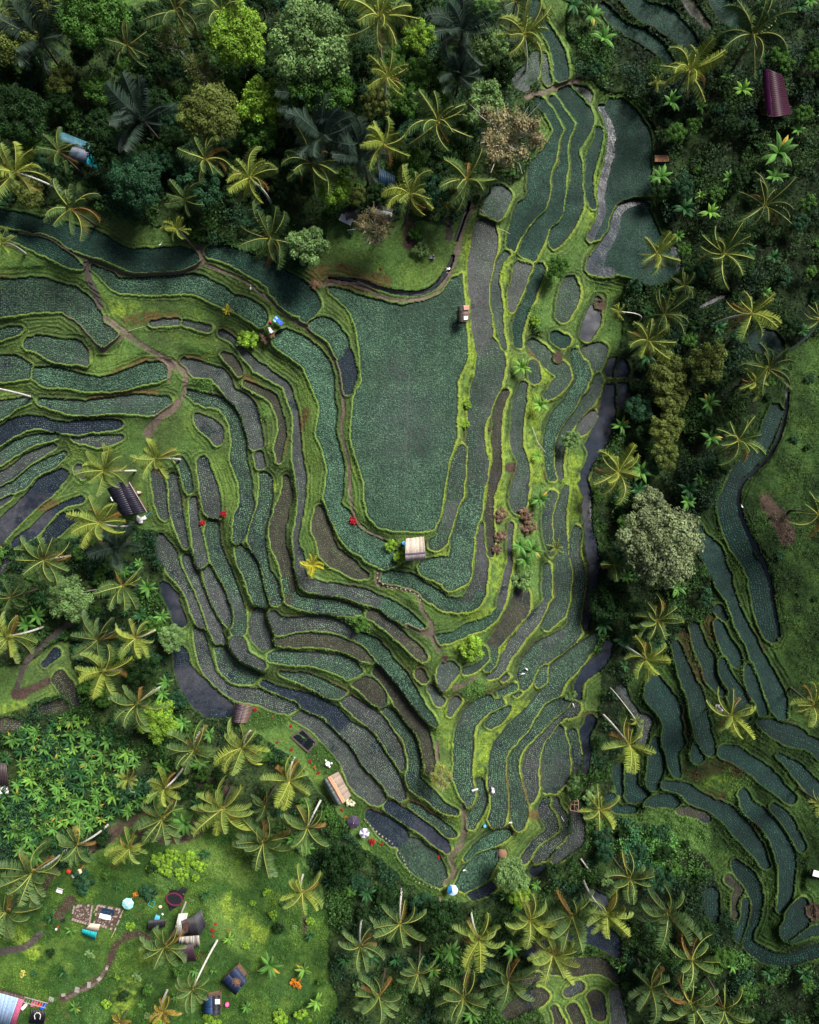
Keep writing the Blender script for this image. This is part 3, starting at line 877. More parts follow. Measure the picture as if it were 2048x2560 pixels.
z0 = np.clip(upl(Z.reshape(CXX.shape), (GH, GW)), -18, 6).astype(np.float32)
zp = z0.copy(); level = {}
for ip, pid in enumerate(pids):
    m = own == ip
    if not m.any(): continue
    if pid in ('D4', 'F8', 'F13', 'C17', 'R1', 'C18b', 'R23'):
        zp[m] = z0[m]-.3; continue
    level[ip] = float(np.median(z0[m])); zp[m] = level[ip]
# ring distance from paddies and the level of the nearest one
have = paddy.copy(); near = zp.copy(); ring = np.where(paddy, 0, 99).astype(np.int16)
for it in range(1, 15):
    for dy, dx in ((0, 1), (0, -1), (1, 0), (-1, 0)):
        sh = np.roll(have, (dy, dx), (0, 1)); shn = np.roll(near, (dy, dx), (0, 1)); shr = np.roll(ring, (dy, dx), (0, 1))
        m = (~have) & sh & (shr < it)
        near[m] = shn[m]; ring[m] = it
    have = ring < 99
# push-pull fill between paddies, then relaxation
def fill(z, m):
    if min(z.shape) < 8: return np.full_like(z, (z*m).sum()/max(m.sum(), 1e-6))
    h, w_ = (z.shape[0]+1)//2*2, (z.shape[1]+1)//2*2
    zp_ = np.zeros((h, w_), np.float32); mp = zp_.copy()
    zp_[:z.shape[0], :z.shape[1]] = z*m; mp[:z.shape[0], :z.shape[1]] = m
    zs = zp_.reshape(h//2, 2, w_//2, 2).sum((1, 3)); ms = mp.reshape(h//2, 2, w_//2, 2).sum((1, 3))
    lo = fill(zs/np.maximum(ms, 1e-6), np.minimum(ms, 1)); lo = upl(lo, (h, w_))[:z.shape[0], :z.shape[1]]
    return z*m+lo*(1-m)
far = np.clip((ring-8)/6.0, 0, 1)
anchor = paddy | (ring > 14)
zf = fill(np.where(paddy, zp, z0), anchor.astype(np.float32)).astype(np.float32)
for _ in range(90):
    a = .25*(np.roll(zf, 1, 0)+np.roll(zf, -1, 0)+np.roll(zf, 1, 1)+np.roll(zf, -1, 1))
    zf = np.where(anchor, np.where(paddy, zp, z0), a)
mx, my = np.meshgrid(gx, gy)
mead0 = inside(np.array([[-130, 2200], [240, 2150], [450, 2060], [600, 2080], [830, 2270], [840, 2700], [-130, 2700]]), mx, my).astype(np.float32)
jm = np.zeros((GH, GW), bool); JW = 26*noise(90, octs=4, seed=51); JV = 26*noise(90, octs=4, seed=52)
JP = []
for ln in VEG.strip().split('\n'):
    P = np.array([[float(v) for v in p.split(',')] for p in ln.split()[1:]]); JP.append(P)
    jm |= inside(P, mx+JW, my+JV)
jm &= ~paddy
lip = np.where(ring == 1, .26, np.where(ring == 2, .36, np.where(ring == 3, .26, np.where(ring == 4, .08, 0))))
lip = lip*np.clip((zf-near)*-1.2+1.2, .15, 1)
zn = zf+np.where(paddy, 0, lip)
zn += np.where(paddy, .015*noise(20, seed=8), .10*noise(24, octs=3, seed=9)*np.clip(ring/3., 0, 1))
zn += np.where(paddy, 0, sm('V', -20, 10)*(.5+.5*noise(24, octs=2, seed=10))*np.clip(ring/6., 0, 1))
zn += jm*(.35+.45*noise(40, octs=3, seed=11))*np.clip(ring/8., 0, 1)
zn += (mead0+np.clip((mx-1500)/100, 0, 1)*(~paddy))*np.clip(ring/8., 0, 1)*.30*noise(42, octs=4, seed=95)
md = np.hypot(mx-682, my-819); zn += 1.1*np.sqrt(np.clip(1-(md/31)**2, 0, 1))*(~paddy)
zn = np.where(canal & ~paddy, zf-.55, zn)
dout = -best+2.5*noise(30, seed=97); ph = (dout % 10.0)/10.0; lg = np.clip((dout-7)/4, 0, 1)*np.clip((60-dout)/20, 0, 1)*(~jm)*(1-mead0)*(1-sm('V', -14, 4))*(.45+.55*np.clip(.5+1.5*noise(100, octs=2, seed=98), 0, 1))
lg = np.where(paddy, 0, lg)
zn += lg*.16*(1-np.abs(2*ph-1))
zn -= .1*sm('S')*(~paddy)
st = sm('T'); zn = np.where((st > .5) & ~paddy, np.round(zn/.28)*.28, zn)
ZG = zn.astype(np.float32)

def zpix(px, py):
    x = np.clip((np.asarray(px, float)-G0)/GC, 0, GW-1.01); y = np.clip((np.asarray(py, float)-G0)/GC, 0, GH-1.01)
    xi = x.astype(int); yi = y.astype(int); fx = x-xi; fy = y-yi
    return (ZG[yi, xi]*(1-fx)+ZG[yi, xi+1]*fx)*(1-fy)+(ZG[yi+1, xi]*(1-fx)+ZG[yi+1, xi+1]*fx)*fy
def W3(px, py, z):
    return (np.asarray(px, float)-CX)*(CH-z)/CF, -(np.asarray(py, float)-CY)*(CH-z)/CF
def gnd(px, py):
    z = float(zpix(px, py)); x, y = W3(px, py, z); return Vector((float(x), float(y), z))
def zworld(x, y):
    z = 0.0
    for _ in range(6): z = float(zpix(CX+x*CF/(CH-z), CY-y*CF/(CH-z)))
    return z
def above(px, py, h):
    """point seen at (px,py) that is h metres above the ground under it"""
    z = float(zpix(px, py))+h
    for _ in range(5):
        x, y = W3(px, py, z); z = zworld(float(x), float(y))+h
    x, y = W3(px, py, z); return Vector((float(x), float(y), z))
def cell(px, py):
    return int(np.clip((py-G0)/GC, 0, GH-1)), int(np.clip((px-G0)/GC, 0, GW-1))

# ------------------------------------------------------------------ ground colours (what lies there, with jungle and eastern shade painted in)
def c3(*v): return np.array(v, np.float32)
def mixc(A_, B_, t): return A_*(1-t[..., None])+B_*t[..., None]
n1 = noise(90, octs=4, seed=20); n2 = noise(30, octs=3, seed=21); n3 = noise(9, octs=2, seed=22)
col = np.zeros((GH, GW, 3), np.float32)+c3(.072, .138, .034)
col = mixc(col, c3(.055, .092, .028), np.clip(.5+1.4*n1, 0, 1))
col = mixc(col, c3(.12, .185, .035), np.clip(1.5*n2-.1, 0, 1)*.7)
# lower feet of the banks are darker earth and weeds, rims are short bright grass
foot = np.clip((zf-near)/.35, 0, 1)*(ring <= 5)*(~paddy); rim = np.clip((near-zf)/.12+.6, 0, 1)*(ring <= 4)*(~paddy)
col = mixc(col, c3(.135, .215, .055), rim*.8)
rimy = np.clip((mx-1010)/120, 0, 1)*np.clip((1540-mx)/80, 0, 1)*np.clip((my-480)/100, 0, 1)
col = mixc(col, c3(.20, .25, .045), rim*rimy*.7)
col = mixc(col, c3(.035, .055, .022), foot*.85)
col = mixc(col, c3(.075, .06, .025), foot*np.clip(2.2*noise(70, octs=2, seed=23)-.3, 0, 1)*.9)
mead = inside(np.array([[-130, 2200], [240, 2150], [300, 2060], [450, 2030], [600, 2060], [770, 2150], [830, 2270], [840, 2700], [-130, 2700]]), mx+1.5*JW, my+1.5*JV).astype(np.float32)
col = mixc(col, mixc(np.zeros_like(col)+c3(.020, .054, .010), c3(.062, .12, .02), np.clip(.25+1.5*n1+1.2*n2, 0, 1)), mead*.9)
col = mixc(col, c3(.03, .075, .018), mead*np.clip(3*noise(75, octs=4, seed=71)-.2, 0, 1)*.85)
col = mixc(col, c3(.10, .085, .03), mead*np.clip(3*noise(60, octs=4, seed=72)-1.3, 0, 1)*.7)
col = mixc(col, c3(.11, .185, .04), sm('L', -22, 12)*.7)
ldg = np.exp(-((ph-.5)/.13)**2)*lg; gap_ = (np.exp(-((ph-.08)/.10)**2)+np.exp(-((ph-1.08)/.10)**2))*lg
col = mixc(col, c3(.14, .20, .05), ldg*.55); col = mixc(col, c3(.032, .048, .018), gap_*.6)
col = mixc(col, c3(.155, .225, .03), sm('Y', -12, 14)*np.clip(.6+1.0*n2+.9*n3, 0, 1))
col = mixc(col, c3(.06, .12, .03), sm('V', -10, 6)*.8)
col = mixc(col, c3(.035, .075, .018), sm('G', -10, 6)*.9)
col = mixc(col, c3(.085, .062, .024), sm('B', -7, 5)*np.clip(.85+1.1*n3+.5*n2, 0, 1))
east = np.clip((mx-1470)/120, 0, 1)*(1-.8*sm('V', -20, 8)); col = mixc(col, col*c3(.17, .25, .22), np.clip(east*(.85+.5*n1), 0, 1))  # eastern side dimmed in the ground colour, a painted fall-off of light
col = mixc(col, c3(.008, .013, .006), jm*np.clip(.75+n2*.6, 0, 1))  # jungle floor near black: shade under the trees put into its colour
col = mixc(col, c3(.055, .038, .03), np.clip(sm('D', -9, 5)*1.6+.9*n2+.7*n3-.35, 0, 1)*(sm('D', -9, 5) > 0))
col = mixc(col, c3(.12, .085, .078), sm('S')*np.clip(.85+.5*n3, 0, .95))
col = mixc(col, c3(.06, .05, .048), sm('T')*.95)
col = np.where((canal & ~paddy)[..., None], c3(.009, .012, .018), col)
col *= (1+.22*n3[..., None])
bed = {'g': (.010, .032, .019), 'm': (.018, .032, .027), 'p': (.036, .038, .044), 'd': (.030, .027, .022), 'w': (.016, .022, .036), 't': (.004, .016, .015), 'u': (.006, .021, .017)}
wetk = {'g': .2, 'm': .35, 'p': .55, 'd': .25, 'w': .95, 't': .1, 'u': .12}
kinds = np.array([bed[e[1]] for e in entries], np.float32); wets = np.array([wetk[e[1]] for e in entries], np.float32)
pt = 1+.25*np.random.default_rng(5).uniform(-1, 1, len(pids))
pc = kinds[ent]*(pt[np.maximum(own, 0)]*(1+.18*n2+.15*n3))[..., None]
# open water and mud gaps drift through the fields
mud = np.clip(3*noise(120, octs=3, seed=30)-.5, 0, 1)[..., None]
pc = pc*(1-mud*.5)+c3(.075, .073, .085)*mud*.5*np.isin(ent, [i for i, e in enumerate(entries) if e[1] in 'mpw'])[..., None]+pc*mud*.5*(~np.isin(ent, [i for i, e in enumerate(entries) if e[1] in 'mpw']))[..., None]
def blur(a, m, k):
    a = a*m[..., None]; w_ = m.astype(np.float32)
    for _ in range(k):
        for ax in (0, 1):
            a = (a+np.roll(a, 1, ax)+np.roll(a, -1, ax))/3; w_ = (w_+np.roll(w_, 1, ax)+np.roll(w_, -1, ax))/3
    return a/np.maximum(w_, 1e-3)[..., None]
pb = blur(pc, paddy, 14); pc = pb*(1+.22*n3+.14*n2)[..., None]
# shallow darker puddles and pale mud in the thinly planted fields
pale = np.exp(-(((mx-1020)/95)**2+((my-1060)/120)**2))*.9+np.clip(noise(150, octs=2, seed=62)*1.6-.5, 0, 1)*.6
pc = mixc(pc, c3(.070, .072, .085), np.clip(pale, 0, 1)*.4*np.isin(ent, [i for i, e in enumerate(entries) if e[1] in 'gm']))
pud = np.clip(4*noise(36, octs=3, seed=61)-1.1, 0, 1)*np.isin(ent, [i for i, e in enumerate(entries) if e[1] in 'mpwd'])
pc = mixc(pc, c3(.012, .016, .028), pud*.8)
pc = mixc(pc, c3(.085, .095, .085), sm('K', -2, 2)*.6)
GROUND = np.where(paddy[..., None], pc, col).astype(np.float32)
wet = np.where(paddy, wets[ent], np.where(canal, 1.0, 0.02)).astype(np.float32)
wet = np.clip(wet+.15*n2*(paddy)+.3*pud, 0, 1)

# ------------------------------------------------------------------ terrain meshes, one shared grid split by surface
XW = ((mx-CX)*(CH-ZG)/CF).astype(np.float32); YW = (-(my-CY)*(CH-ZG)/CF).astype(np.float32)
VV = np.stack([XW, YW, ZG], -1)
water = (canal & ~paddy) | (paddy & np.isin(own, [i for i, p in enumerate(pids) if p in ('D4', 'C17', 'F8', 'F13', 'C11', 'F12', 'A42', 'S1', 'S10', 'C19')]))
cls = np.where(water, 2, np.where(paddy, 1, np.where(pathm > .5, 3, 0)))
c4 = np.stack([cls[:-1, :-1], cls[1:, :-1], cls[:-1, 1:], cls[1:, 1:]]); fc = np.where((c4 == c4[0]).all(0), c4[0], np.where((c4 == 3).any(0), 3, 0))
m_ground = mat('grassy_earth', None, .9, 3.2, .35, .5, attr=True, spec=.15)
m_bed = mat('wet_paddy_mud', None, .5, 2.4, .25, .15, attr=True, spec=.3, wetattr=True)
m_water = mat('still_water', None, .1, .8, .15, .05, attr=True, spec=1.0, wetattr=True)
m_path = mat('trodden_earth', None, .9, 4.0, .35, .5, attr=True, spec=.2)
idx = np.arange(GH*GW).reshape(GH, GW)
for code, nm, mt in ((0, 'ground', m_ground), (1, 'terrace_bed', m_bed), (2, 'water', m_water), (3, 'path', m_path)):
    ys, xs = np.nonzero(fc == code)
    F = np.stack([idx[ys+1, xs], idx[ys+1, xs+1], idx[ys, xs+1], idx[ys, xs]], -1)
    used, inv = np.unique(F, return_inverse=True)
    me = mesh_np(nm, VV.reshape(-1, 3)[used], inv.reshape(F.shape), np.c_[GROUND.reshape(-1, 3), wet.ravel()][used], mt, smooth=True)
    tag(link(nm, me), kind='structure')
# the country beyond the surveyed grid: rings running outwards from its border
bl = np.r_[idx[0, :-1], idx[:-1, -1], idx[-1, :0:-1], idx[:0:-1, 0]][::2]
bv = VV.reshape(-1, 3)[bl]; nb = len(bl); rings = []
for s_, dz in ((1, -.02), (1.1, .3), (1.3, 0), (1.7, -.5), (2.6, 1.5), (5, 3), (14, 0)):
    v = bv.copy(); v[:, :2] *= s_; t_ = min(1, (s_-1)/1.5)
    v[:, 2] = bv[:, 2]*(1-t_)-10*t_+dz+(1.2*np.sin(v[:, 0]/9)*np.cos(v[:, 1]/11) if s_ > 1 else 0); rings.append(v)
a_ = np.arange(nb); b_ = (a_+1) % nb
F = np.vstack([np.stack([k*nb+a_, (k+1)*nb+a_, (k+1)*nb+b_, k*nb+b_], -1) for k in range(6)])
cc = np.zeros((7*nb, 4), np.float32)+np.array([.022, .042, .014, .02], np.float32)
tag(link('terrain', mesh_np('terrain', np.vstack(rings), F, cc, m_ground, True)), kind='structure')
# ------------------------------------------------------------------ rice, grass and ground cover (uncountable stuff)
m_rice = mat('rice_leaf', None, .65, attr=True, spec=.1, trans=.2)
m_grass = mat('grass_blade', None, .7, attr=True, spec=.1, trans=.2)
m_leafc = mat('weed_leaf', None, .6, attr=True, spec=.15, trans=.15)

def blades(P, colr, nb_, length, width, lean, seed):
    """P: N x 3 roots -> nb_ thin leaning triangles each"""
    g = np.random.default_rng(seed); N = len(P)
    P = np.repeat(P, nb_, 0); colr = np.repeat(colr, nb_, 0); length = np.repeat(length, nb_)
    a = g.uniform(0, 2*np.pi, len(P)); ln = length*g.uniform(.6, 1.15, len(P)); e = g.uniform(*lean, len(P))
    d = np.stack([np.cos(a)*np.cos(e), np.sin(a)*np.cos(e), np.sin(e)], -1); s = np.stack([-np.sin(a), np.cos(a), 0*a], -1)*width
    b = P+g.normal(0, .02, P.shape)*[1, 1, 0]
    V = np.stack([b-s, b+s, b+d*ln[:, None]], 1).reshape(-1, 3)
    colr = colr*g.uniform(.75, 1.3, (len(P), 1))
    return V, np.arange(len(V)).reshape(-1, 3), np.repeat(colr, 3, 0)

def sample(px, py):
    iy = np.clip(((py-G0)/GC+.5).astype(int), 0, GH-1); ix_ = np.clip(((px-G0)/GC+.5).astype(int), 0, GW-1)
    return iy, ix_
def zpv(px, py): return zpix(px, py)

M2P = 1/.066
rcol = {'t': (.036, .135, .095), 'u': (.06, .175, .12), 'g': (.155, .295, .205), 'm': (.15, .29, .175), 'p': (.175, .27, .185), 'd': (.13, .17, .095), 'w': (.09, .15, .125)}
rsp = {'t': .40, 'u': .30, 'g': .25, 'm': .30, 'p': .31, 'd': .30, 'w': .33}
rlen = {'t': .32, 'u': .34, 'g': .36, 'm': .34, 'p': .29, 'd': .32, 'w': .24}
Ps, Cs, Ls = [], [], []
g = np.random.default_rng(3)
ecol = {}
for ie, e in enumerate(entries):
    sp = rsp[e[1]]*M2P; tone = g.uniform(.85, 1.18)
    if e[2]:
        x0, y0 = e[3].min(0); x1, y1 = e[3].max(0)
        X, Y = np.meshgrid(np.arange(x0-8, x1+8, sp), np.arange(y0-8, y1+8, sp*.9)); X = X.ravel(); Y = Y.ravel()
    else:
        P = e[3]; seg = np.hypot(*np.diff(P[:, :2], axis=0).T); L_ = np.r_[0, np.cumsum(seg)]
        s_ = np.arange(-P[0, 2]/2, L_[-1]+P[-1, 2]/2, sp)
        sc_ = np.clip(s_, 0, L_[-1]); ax = np.interp(sc_, L_, P[:, 0]); ay = np.interp(sc_, L_, P[:, 1])
        tx_ = np.gradient(P[:, 0]); ty_ = np.gradient(P[:, 1]); hyp = np.hypot(tx_, ty_)+1e-6; tx_ /= hyp; ty_ /= hyp
        kx = np.interp(sc_, L_, tx_); ky = np.interp(sc_, L_, ty_); hy = np.hypot(kx, ky)+1e-6; kx /= hy; ky /= hy
        ax += (s_-sc_)*kx; ay += (s_-sc_)*ky
        o_ = np.arange(-P[:, 2].max()/2-8, P[:, 2].max()/2+8, sp)
        X = (ax[:, None]-ky[:, None]*o_).ravel(); Y = (ay[:, None]+kx[:, None]*o_).ravel()
    rows = g.uniform(.80, 1.2, 4096); rk = (np.arange(X.size) % (len(o_) if not e[2] else 99999)) if not e[2] else ((Y-Y.min())/(sp*.9)).astype(int)
    rt = rows[rk % 4096] if not e[2] else 1+.25*(rows[rk % 4096]-1)
    X = X+g.normal(0, sp*.10, X.shape); Y = Y+g.normal(0, sp*.10, Y.shape)
    iy, ix_ = sample(X, Y); ok = (ent[iy, ix_] == ie) & paddy[iy, ix_] & (~water[iy, ix_]) & (best[iy, ix_] > 2.0)
    thin = {'t': .98, 'u': .99, 'g': .99, 'm': .97, 'p': .96, 'd': .9, 'w': .82}[e[1]]
    gap = np.clip(3*mud[iy, ix_, 0]+1.0*pale[iy, ix_], 0, 1)*{'t': .08, 'u': .08, 'g': .32, 'm': .25, 'p': .3, 'd': .3, 'w': .75}[e[1]]
    ok &= g.uniform(0, 1, X.shape) < thin*(1-gap)*(1-.8*sm('K')[iy, ix_])
    X, Y, iy, ix_, rt = X[ok], Y[ok], iy[ok], ix_[ok], rt[ok]
    if not len(X): continue
    z = zpv(X, Y); wx_, wy_ = W3(X, Y, z); Ps.append(np.stack([wx_, wy_, z-.01], -1))
    c = np.array(rcol[e[1]])*tone*((1+.5*n1[iy, ix_]+.3*n2[iy, ix_])*rt)[:, None]
    c = c*np.array([1, 1, 1])+np.clip(n2[iy, ix_], 0, 1)[:, None]*np.array([.02, .01, -.02])
    Cs.append(np.clip(c, .01, 1)); Ls.append(np.full(len(X), rlen[e[1]]))
Ps = np.vstack(Ps); Cs = np.vstack(Cs); Ls = np.concatenate(Ls)
print('rice tufts', len(Ps))
V, F, Cc = blades(Ps, Cs, 5, Ls, .034, (.5, 1.35), 4)
tag(link('rice_plants', mesh_np('rice_plants', V, F, Cc, m_rice)), kind='stuff')

def scatter(mask, dens_px, seed):
    """random points (photo pixels) where mask (GH x GW, 0..1) allows; dens per photo pixel^2"""
    g = np.random.default_rng(seed); n_ = int(GH*GW*GC*GC*dens_px)
    X = g.uniform(G0, gx[-1], n_); Y = g.uniform(G0, gy[-1], n_); iy, ix_ = sample(X, Y)
    ok = g.uniform(0, 1, n_) < mask[iy, ix_]; return X[ok], Y[ok], iy[ok], ix_[ok]
openm = ((cls == 0) & (~jm) & (~canal)).astype(np.float32)*(1-.85*sm('D'))*(1-.5*sm('B'))
X, Y, iy, ix_ = scatter(openm, .085, 31)
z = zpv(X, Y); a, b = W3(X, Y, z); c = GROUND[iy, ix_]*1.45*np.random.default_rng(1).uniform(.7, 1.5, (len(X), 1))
tall = .13+.10*np.clip(n2[iy, ix_]+.4, 0, 1)+.06*sm('V')[iy, ix_]
print('grass', len(X))
V, F, Cc = blades(np.stack([a, b, z-.01], -1), c, 3, tall, .045, (.35, 1.2), 5)
tag(link('grass', mesh_np('grass', V, F, Cc, m_grass)), kind='stuff')

def leaf_quads(P, N_, size, colr, seed, asp=.55):
    """flat pointed leaves: centre P, normal N_, size per leaf"""
    g = np.random.default_rng(seed); n_ = len(P)
    N_ = N_/(np.linalg.norm(N_, axis=1, keepdims=True)+1e-6)
    r = g.normal(0, 1, (n_, 3)); t = np.cross(N_, r); t /= np.linalg.norm(t, axis=1, keepdims=True)+1e-6; b = np.cross(N_, t)
    s = size[:, None]
    V = np.stack([P-t*s, P+b*s*asp-N_*s*.15, P+t*s, P-b*s*asp-N_*s*.15], 1).reshape(-1, 3)
    return V, np.arange(4*n_).reshape(-1, 4), np.repeat(colr, 4, 0)
jmk = jm.astype(np.float32)*(cls == 0)*(1-.8*sm('D'))
clump = np.clip(.42+1.6*noise(55, octs=3, seed=40)+.6*n2, .08, 1)
X, Y, iy, ix_ = scatter(jmk*clump, .30, 32)
z = zpv(X, Y); g = np.random.default_rng(6); h = g.uniform(0, 1, len(X))**1.3*(.3+2.3*clump[iy, ix_]); z = z+h; a, b = W3(X, Y, z)
kind_ = noise(75, octs=2, seed=41)[iy, ix_]+g.normal(0, .12, len(X))
base = np.where((kind_ > .12)[:, None], np.array([[.028, .072, .015]]), np.where((kind_ < -.16)[:, None], np.array([[.014, .044, .02]]), np.array([[.016, .043, .011]])))
brt = np.zeros((GH, GW)); brt = np.maximum(brt, sm('V', -10, 6)*0+np.exp(-(((mx-1660)/150)**2+((my-2110)/75)**2)**2))
base = base*(1-.4*np.clip((X-1470)/150, 0, 1))[:, None]*(1+4.0*np.maximum(brt, .45*np.exp(-(((mx-1860)/200)**2+((my-2400)/50)**2)))[iy, ix_][:, None]); base = base*g.uniform(.5, 1.5, (len(X), 1))  # jungle gloom put into the leaf colours, stronger eastward
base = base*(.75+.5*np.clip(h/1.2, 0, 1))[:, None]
N_ = g.normal(0, .55, (len(X), 3)); N_[:, 2] = 1
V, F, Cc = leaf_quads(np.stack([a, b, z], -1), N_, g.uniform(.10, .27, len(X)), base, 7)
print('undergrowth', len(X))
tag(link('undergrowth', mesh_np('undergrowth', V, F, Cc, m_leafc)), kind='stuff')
# vines on the bright bank and herbs on the terrace mounds
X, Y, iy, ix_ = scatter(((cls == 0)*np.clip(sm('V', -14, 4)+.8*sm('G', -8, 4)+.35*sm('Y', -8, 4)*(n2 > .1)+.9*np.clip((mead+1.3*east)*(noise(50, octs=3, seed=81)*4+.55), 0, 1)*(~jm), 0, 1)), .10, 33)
z = zpv(X, Y)+g.uniform(0, .45, len(X))*(1+1.2*np.clip(n2[iy, ix_], 0, 1)); a, b = W3(X, Y, z); c = (GROUND[iy, ix_]*1.2+np.array([.01, .03, 0])*(1-.95*east[iy, ix_])[:, None])*g.uniform(.6, 1.6, (len(X), 1))  # eastern leaves keep the painted dimming of the ground
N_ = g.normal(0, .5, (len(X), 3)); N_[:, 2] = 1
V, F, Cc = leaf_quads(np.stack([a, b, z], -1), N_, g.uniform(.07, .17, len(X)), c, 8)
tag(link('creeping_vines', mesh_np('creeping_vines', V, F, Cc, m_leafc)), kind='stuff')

# ------------------------------------------------------------------ plant kinds
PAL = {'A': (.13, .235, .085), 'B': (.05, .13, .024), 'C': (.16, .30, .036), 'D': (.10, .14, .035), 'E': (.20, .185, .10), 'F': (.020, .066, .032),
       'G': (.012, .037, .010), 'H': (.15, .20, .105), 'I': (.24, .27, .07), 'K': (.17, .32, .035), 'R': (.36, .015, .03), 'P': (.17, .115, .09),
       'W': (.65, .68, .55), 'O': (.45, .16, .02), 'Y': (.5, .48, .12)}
LEAF = {k: mat('foliage_'+n_, PAL[k], .6, 1.2, .22, 0, attr=True, spec=.12, trans=.18) for k, n_ in
        zip('ABCDEFGHIKRPWOY', ('soft_green', 'mid_green', 'lime', 'olive', 'dry_brown', 'blue_green', 'dark', 'silvery', 'straw', 'yellow_green', 'red', 'purple_brown', 'white', 'orange', 'cream'))}
m_bark = mat('bark', (.16, .13, .10), .9, 6, .4, .3); m_pale = mat('pale_bark', (.42, .40, .36), .8, 5, .25, .2)
m_dbark = mat('dark_palm_trunk', (.07, .055, .045), .9, 5, .3, .2)
m_ptrunk = mat('palm_trunk', (.60, .58, .55), .8, 3.5, .35, .2)

def tube(pts, rads, n_=6):
    pts = np.asarray(pts, float); V = []; F = []
    for i, p in enumerate(pts):
        d = pts[min(i+1, len(pts)-1)]-pts[max(i-1, 0)]; d = d/(np.linalg.norm(d)+1e-9)
        u = np.cross(d, [0, 0, 1] if abs(d[2]) < .9 else [1, 0, 0]); u /= np.linalg.norm(u); v = np.cross(d, u)
        for k in range(n_):
            a = 2*np.pi*k/n_; V.append(p+rads[i]*(u*np.cos(a)+v*np.sin(a)))
    for i in range(len(pts)-1):
        for k in range(n_):
            F.append((i*n_+k, i*n_+(k+1) % n_, (i+1)*n_+(k+1) % n_, (i+1)*n_+k))
    return np.array(V), np.array(F)
def join(parts):
    V = []; F = []; o = 0
    for v, f in parts: V.append(v); F.append(f+o); o += len(v)
    return np.vstack(V), np.vstack(F)

def crown_variant(seed, nl, nleaf, leafs, sparse=False, flat=.62):
    """unit-radius crown made of leafy lobes with gaps; returns crown mesh, limb mesh (z=0 ground, crown centre 1.45)"""
    g = np.random.default_rng(seed); lob = []
    for _ in range(2000):
        if len(lob) >= nl: break
        a = g.uniform(0, 2*np.pi); rr = math.sqrt(g.uniform(0, 1))*.74; zz = flat*math.sqrt(max(0, 1-(rr/.95)**2))*g.uniform(.25, .95)
        rad = g.uniform(.17, .33)*(1-.3*rr)
        p = np.array([rr*math.cos(a)*(1+.15*math.sin(3*a+seed)), rr*math.sin(a), zz])
        if all(np.linalg.norm(p-q[0]) > .62*(rad+q[1]) for q in lob): lob.append((p, rad, g.uniform(.72, 1.28)))
    V = []; Cc = []; Nn = []; Sz = []
    wts = np.array([q[1]**2 for q in lob]); wts /= wts.sum()
    for (p, rad, tint), w_ in zip(lob, wts):
        k = int(nleaf*w_); d = g.normal(0, 1, (k, 3)); d[:, 2] = np.abs(d[:, 2])*1.1-.35; d /= np.linalg.norm(d, axis=1, keepdims=True)
        bump_ = 1+.22*np.sin(7*d[:, 0]+seed)*np.cos(6*d[:, 1])
        rr = rad*bump_*g.uniform(.62, 1.12, k)*(g.uniform(.3, 1.35, k) if sparse else 1)
        V.append(p+d*rr[:, None]*[1, 1, .85]); Nn.append(d+g.normal(0, .45, (k, 3))+[0, 0, .35]); Sz.append(leafs*g.uniform(.6, 1.35, k))
        t_ = tint*g.uniform(.68, 1.4, k); Cc.append(np.stack([t_*g.uniform(.9, 1.2, k), t_, t_*g.uniform(.75, 1.1, k)], -1))
    V = np.vstack(V)+[0, 0, 1.25]; v, f, c = leaf_quads(V, np.vstack(Nn), np.concatenate(Sz), np.vstack(Cc), seed+1)
    cm = mesh_np('crown', v, f, c, LEAF['B'])
    parts = [tube([(0, 0, -.25), (.02, 0, .4), (.03, .02, .95)], [.075, .055, .045])]
    for p, rad, _ in lob[:14]:
        q = p+[0, 0, 1.25]; mid = np.array([p[0]*.35, p[1]*.35, 1.05+.25*p[2]])+g.normal(0, .04, 3)
        parts.append(tube([(.03, .02, .8), mid, q-[0, 0, rad*.3], q+[0, 0, rad*(.6 if sparse else -.1)]], [.035, .02, .012, .004], 5))
        if sparse:
            for _ in range(6):
                e_ = q+g.normal(0, 1, 3)*rad*[1.1, 1.1, .6]+[0, 0, rad*.4]
                parts.append(tube([mid*.3+q*.7, (mid+q+2*e_)/4, e_], [.013, .009, .004], 4))
    v, f = join(parts); lm = mesh_np('trunk', v, f, None, m_bark, True)
    return cm, lm
CV = {'L': [crown_variant(50+i, 46, 15000, .030) for i in range(2)], 'M': [crown_variant(60+i, 26, 5200, .045) for i in range(4)],
      'S': [crown_variant(70+i, 13, 1500, .075) for i in range(4)], 'w': [crown_variant(80+i, 16, 3600, .034, True) for i in range(3)]}

def set_mat(o, m):
    if len(o.material_slots): o.material_slots[0].link = 'OBJECT'; o.material_slots[0].material = m

def place_tree(px, py, r, style, label, group=None, cat='tree', name='leafy_tree', zs=1.0):
    k = style[0]; sparse = 'w' in style or k in 'EI'
    bank = CV['w' if sparse else 'L' if r > 70 else 'M' if r > 26 else 'S']
    cm, lm = bank[random.randrange(len(bank))]
    rad = r*.0655; p = above(px, py, 1.45*rad*zs)
    rad = r*(CH-p.z)/CF; zb = zworld(p.x, p.y)
    root = empty(name, (p.x, p.y, zb), random.uniform(0, 6.28)); root.scale = (rad, rad, (p.z-zb)/1.45)
    tag(root, label, cat, group)
    o = link('crown', cm, root); set_mat(o, LEAF[k])
    o = link('trunk', lm, root); set_mat(o, m_pale if sparse else m_bark)
    return root

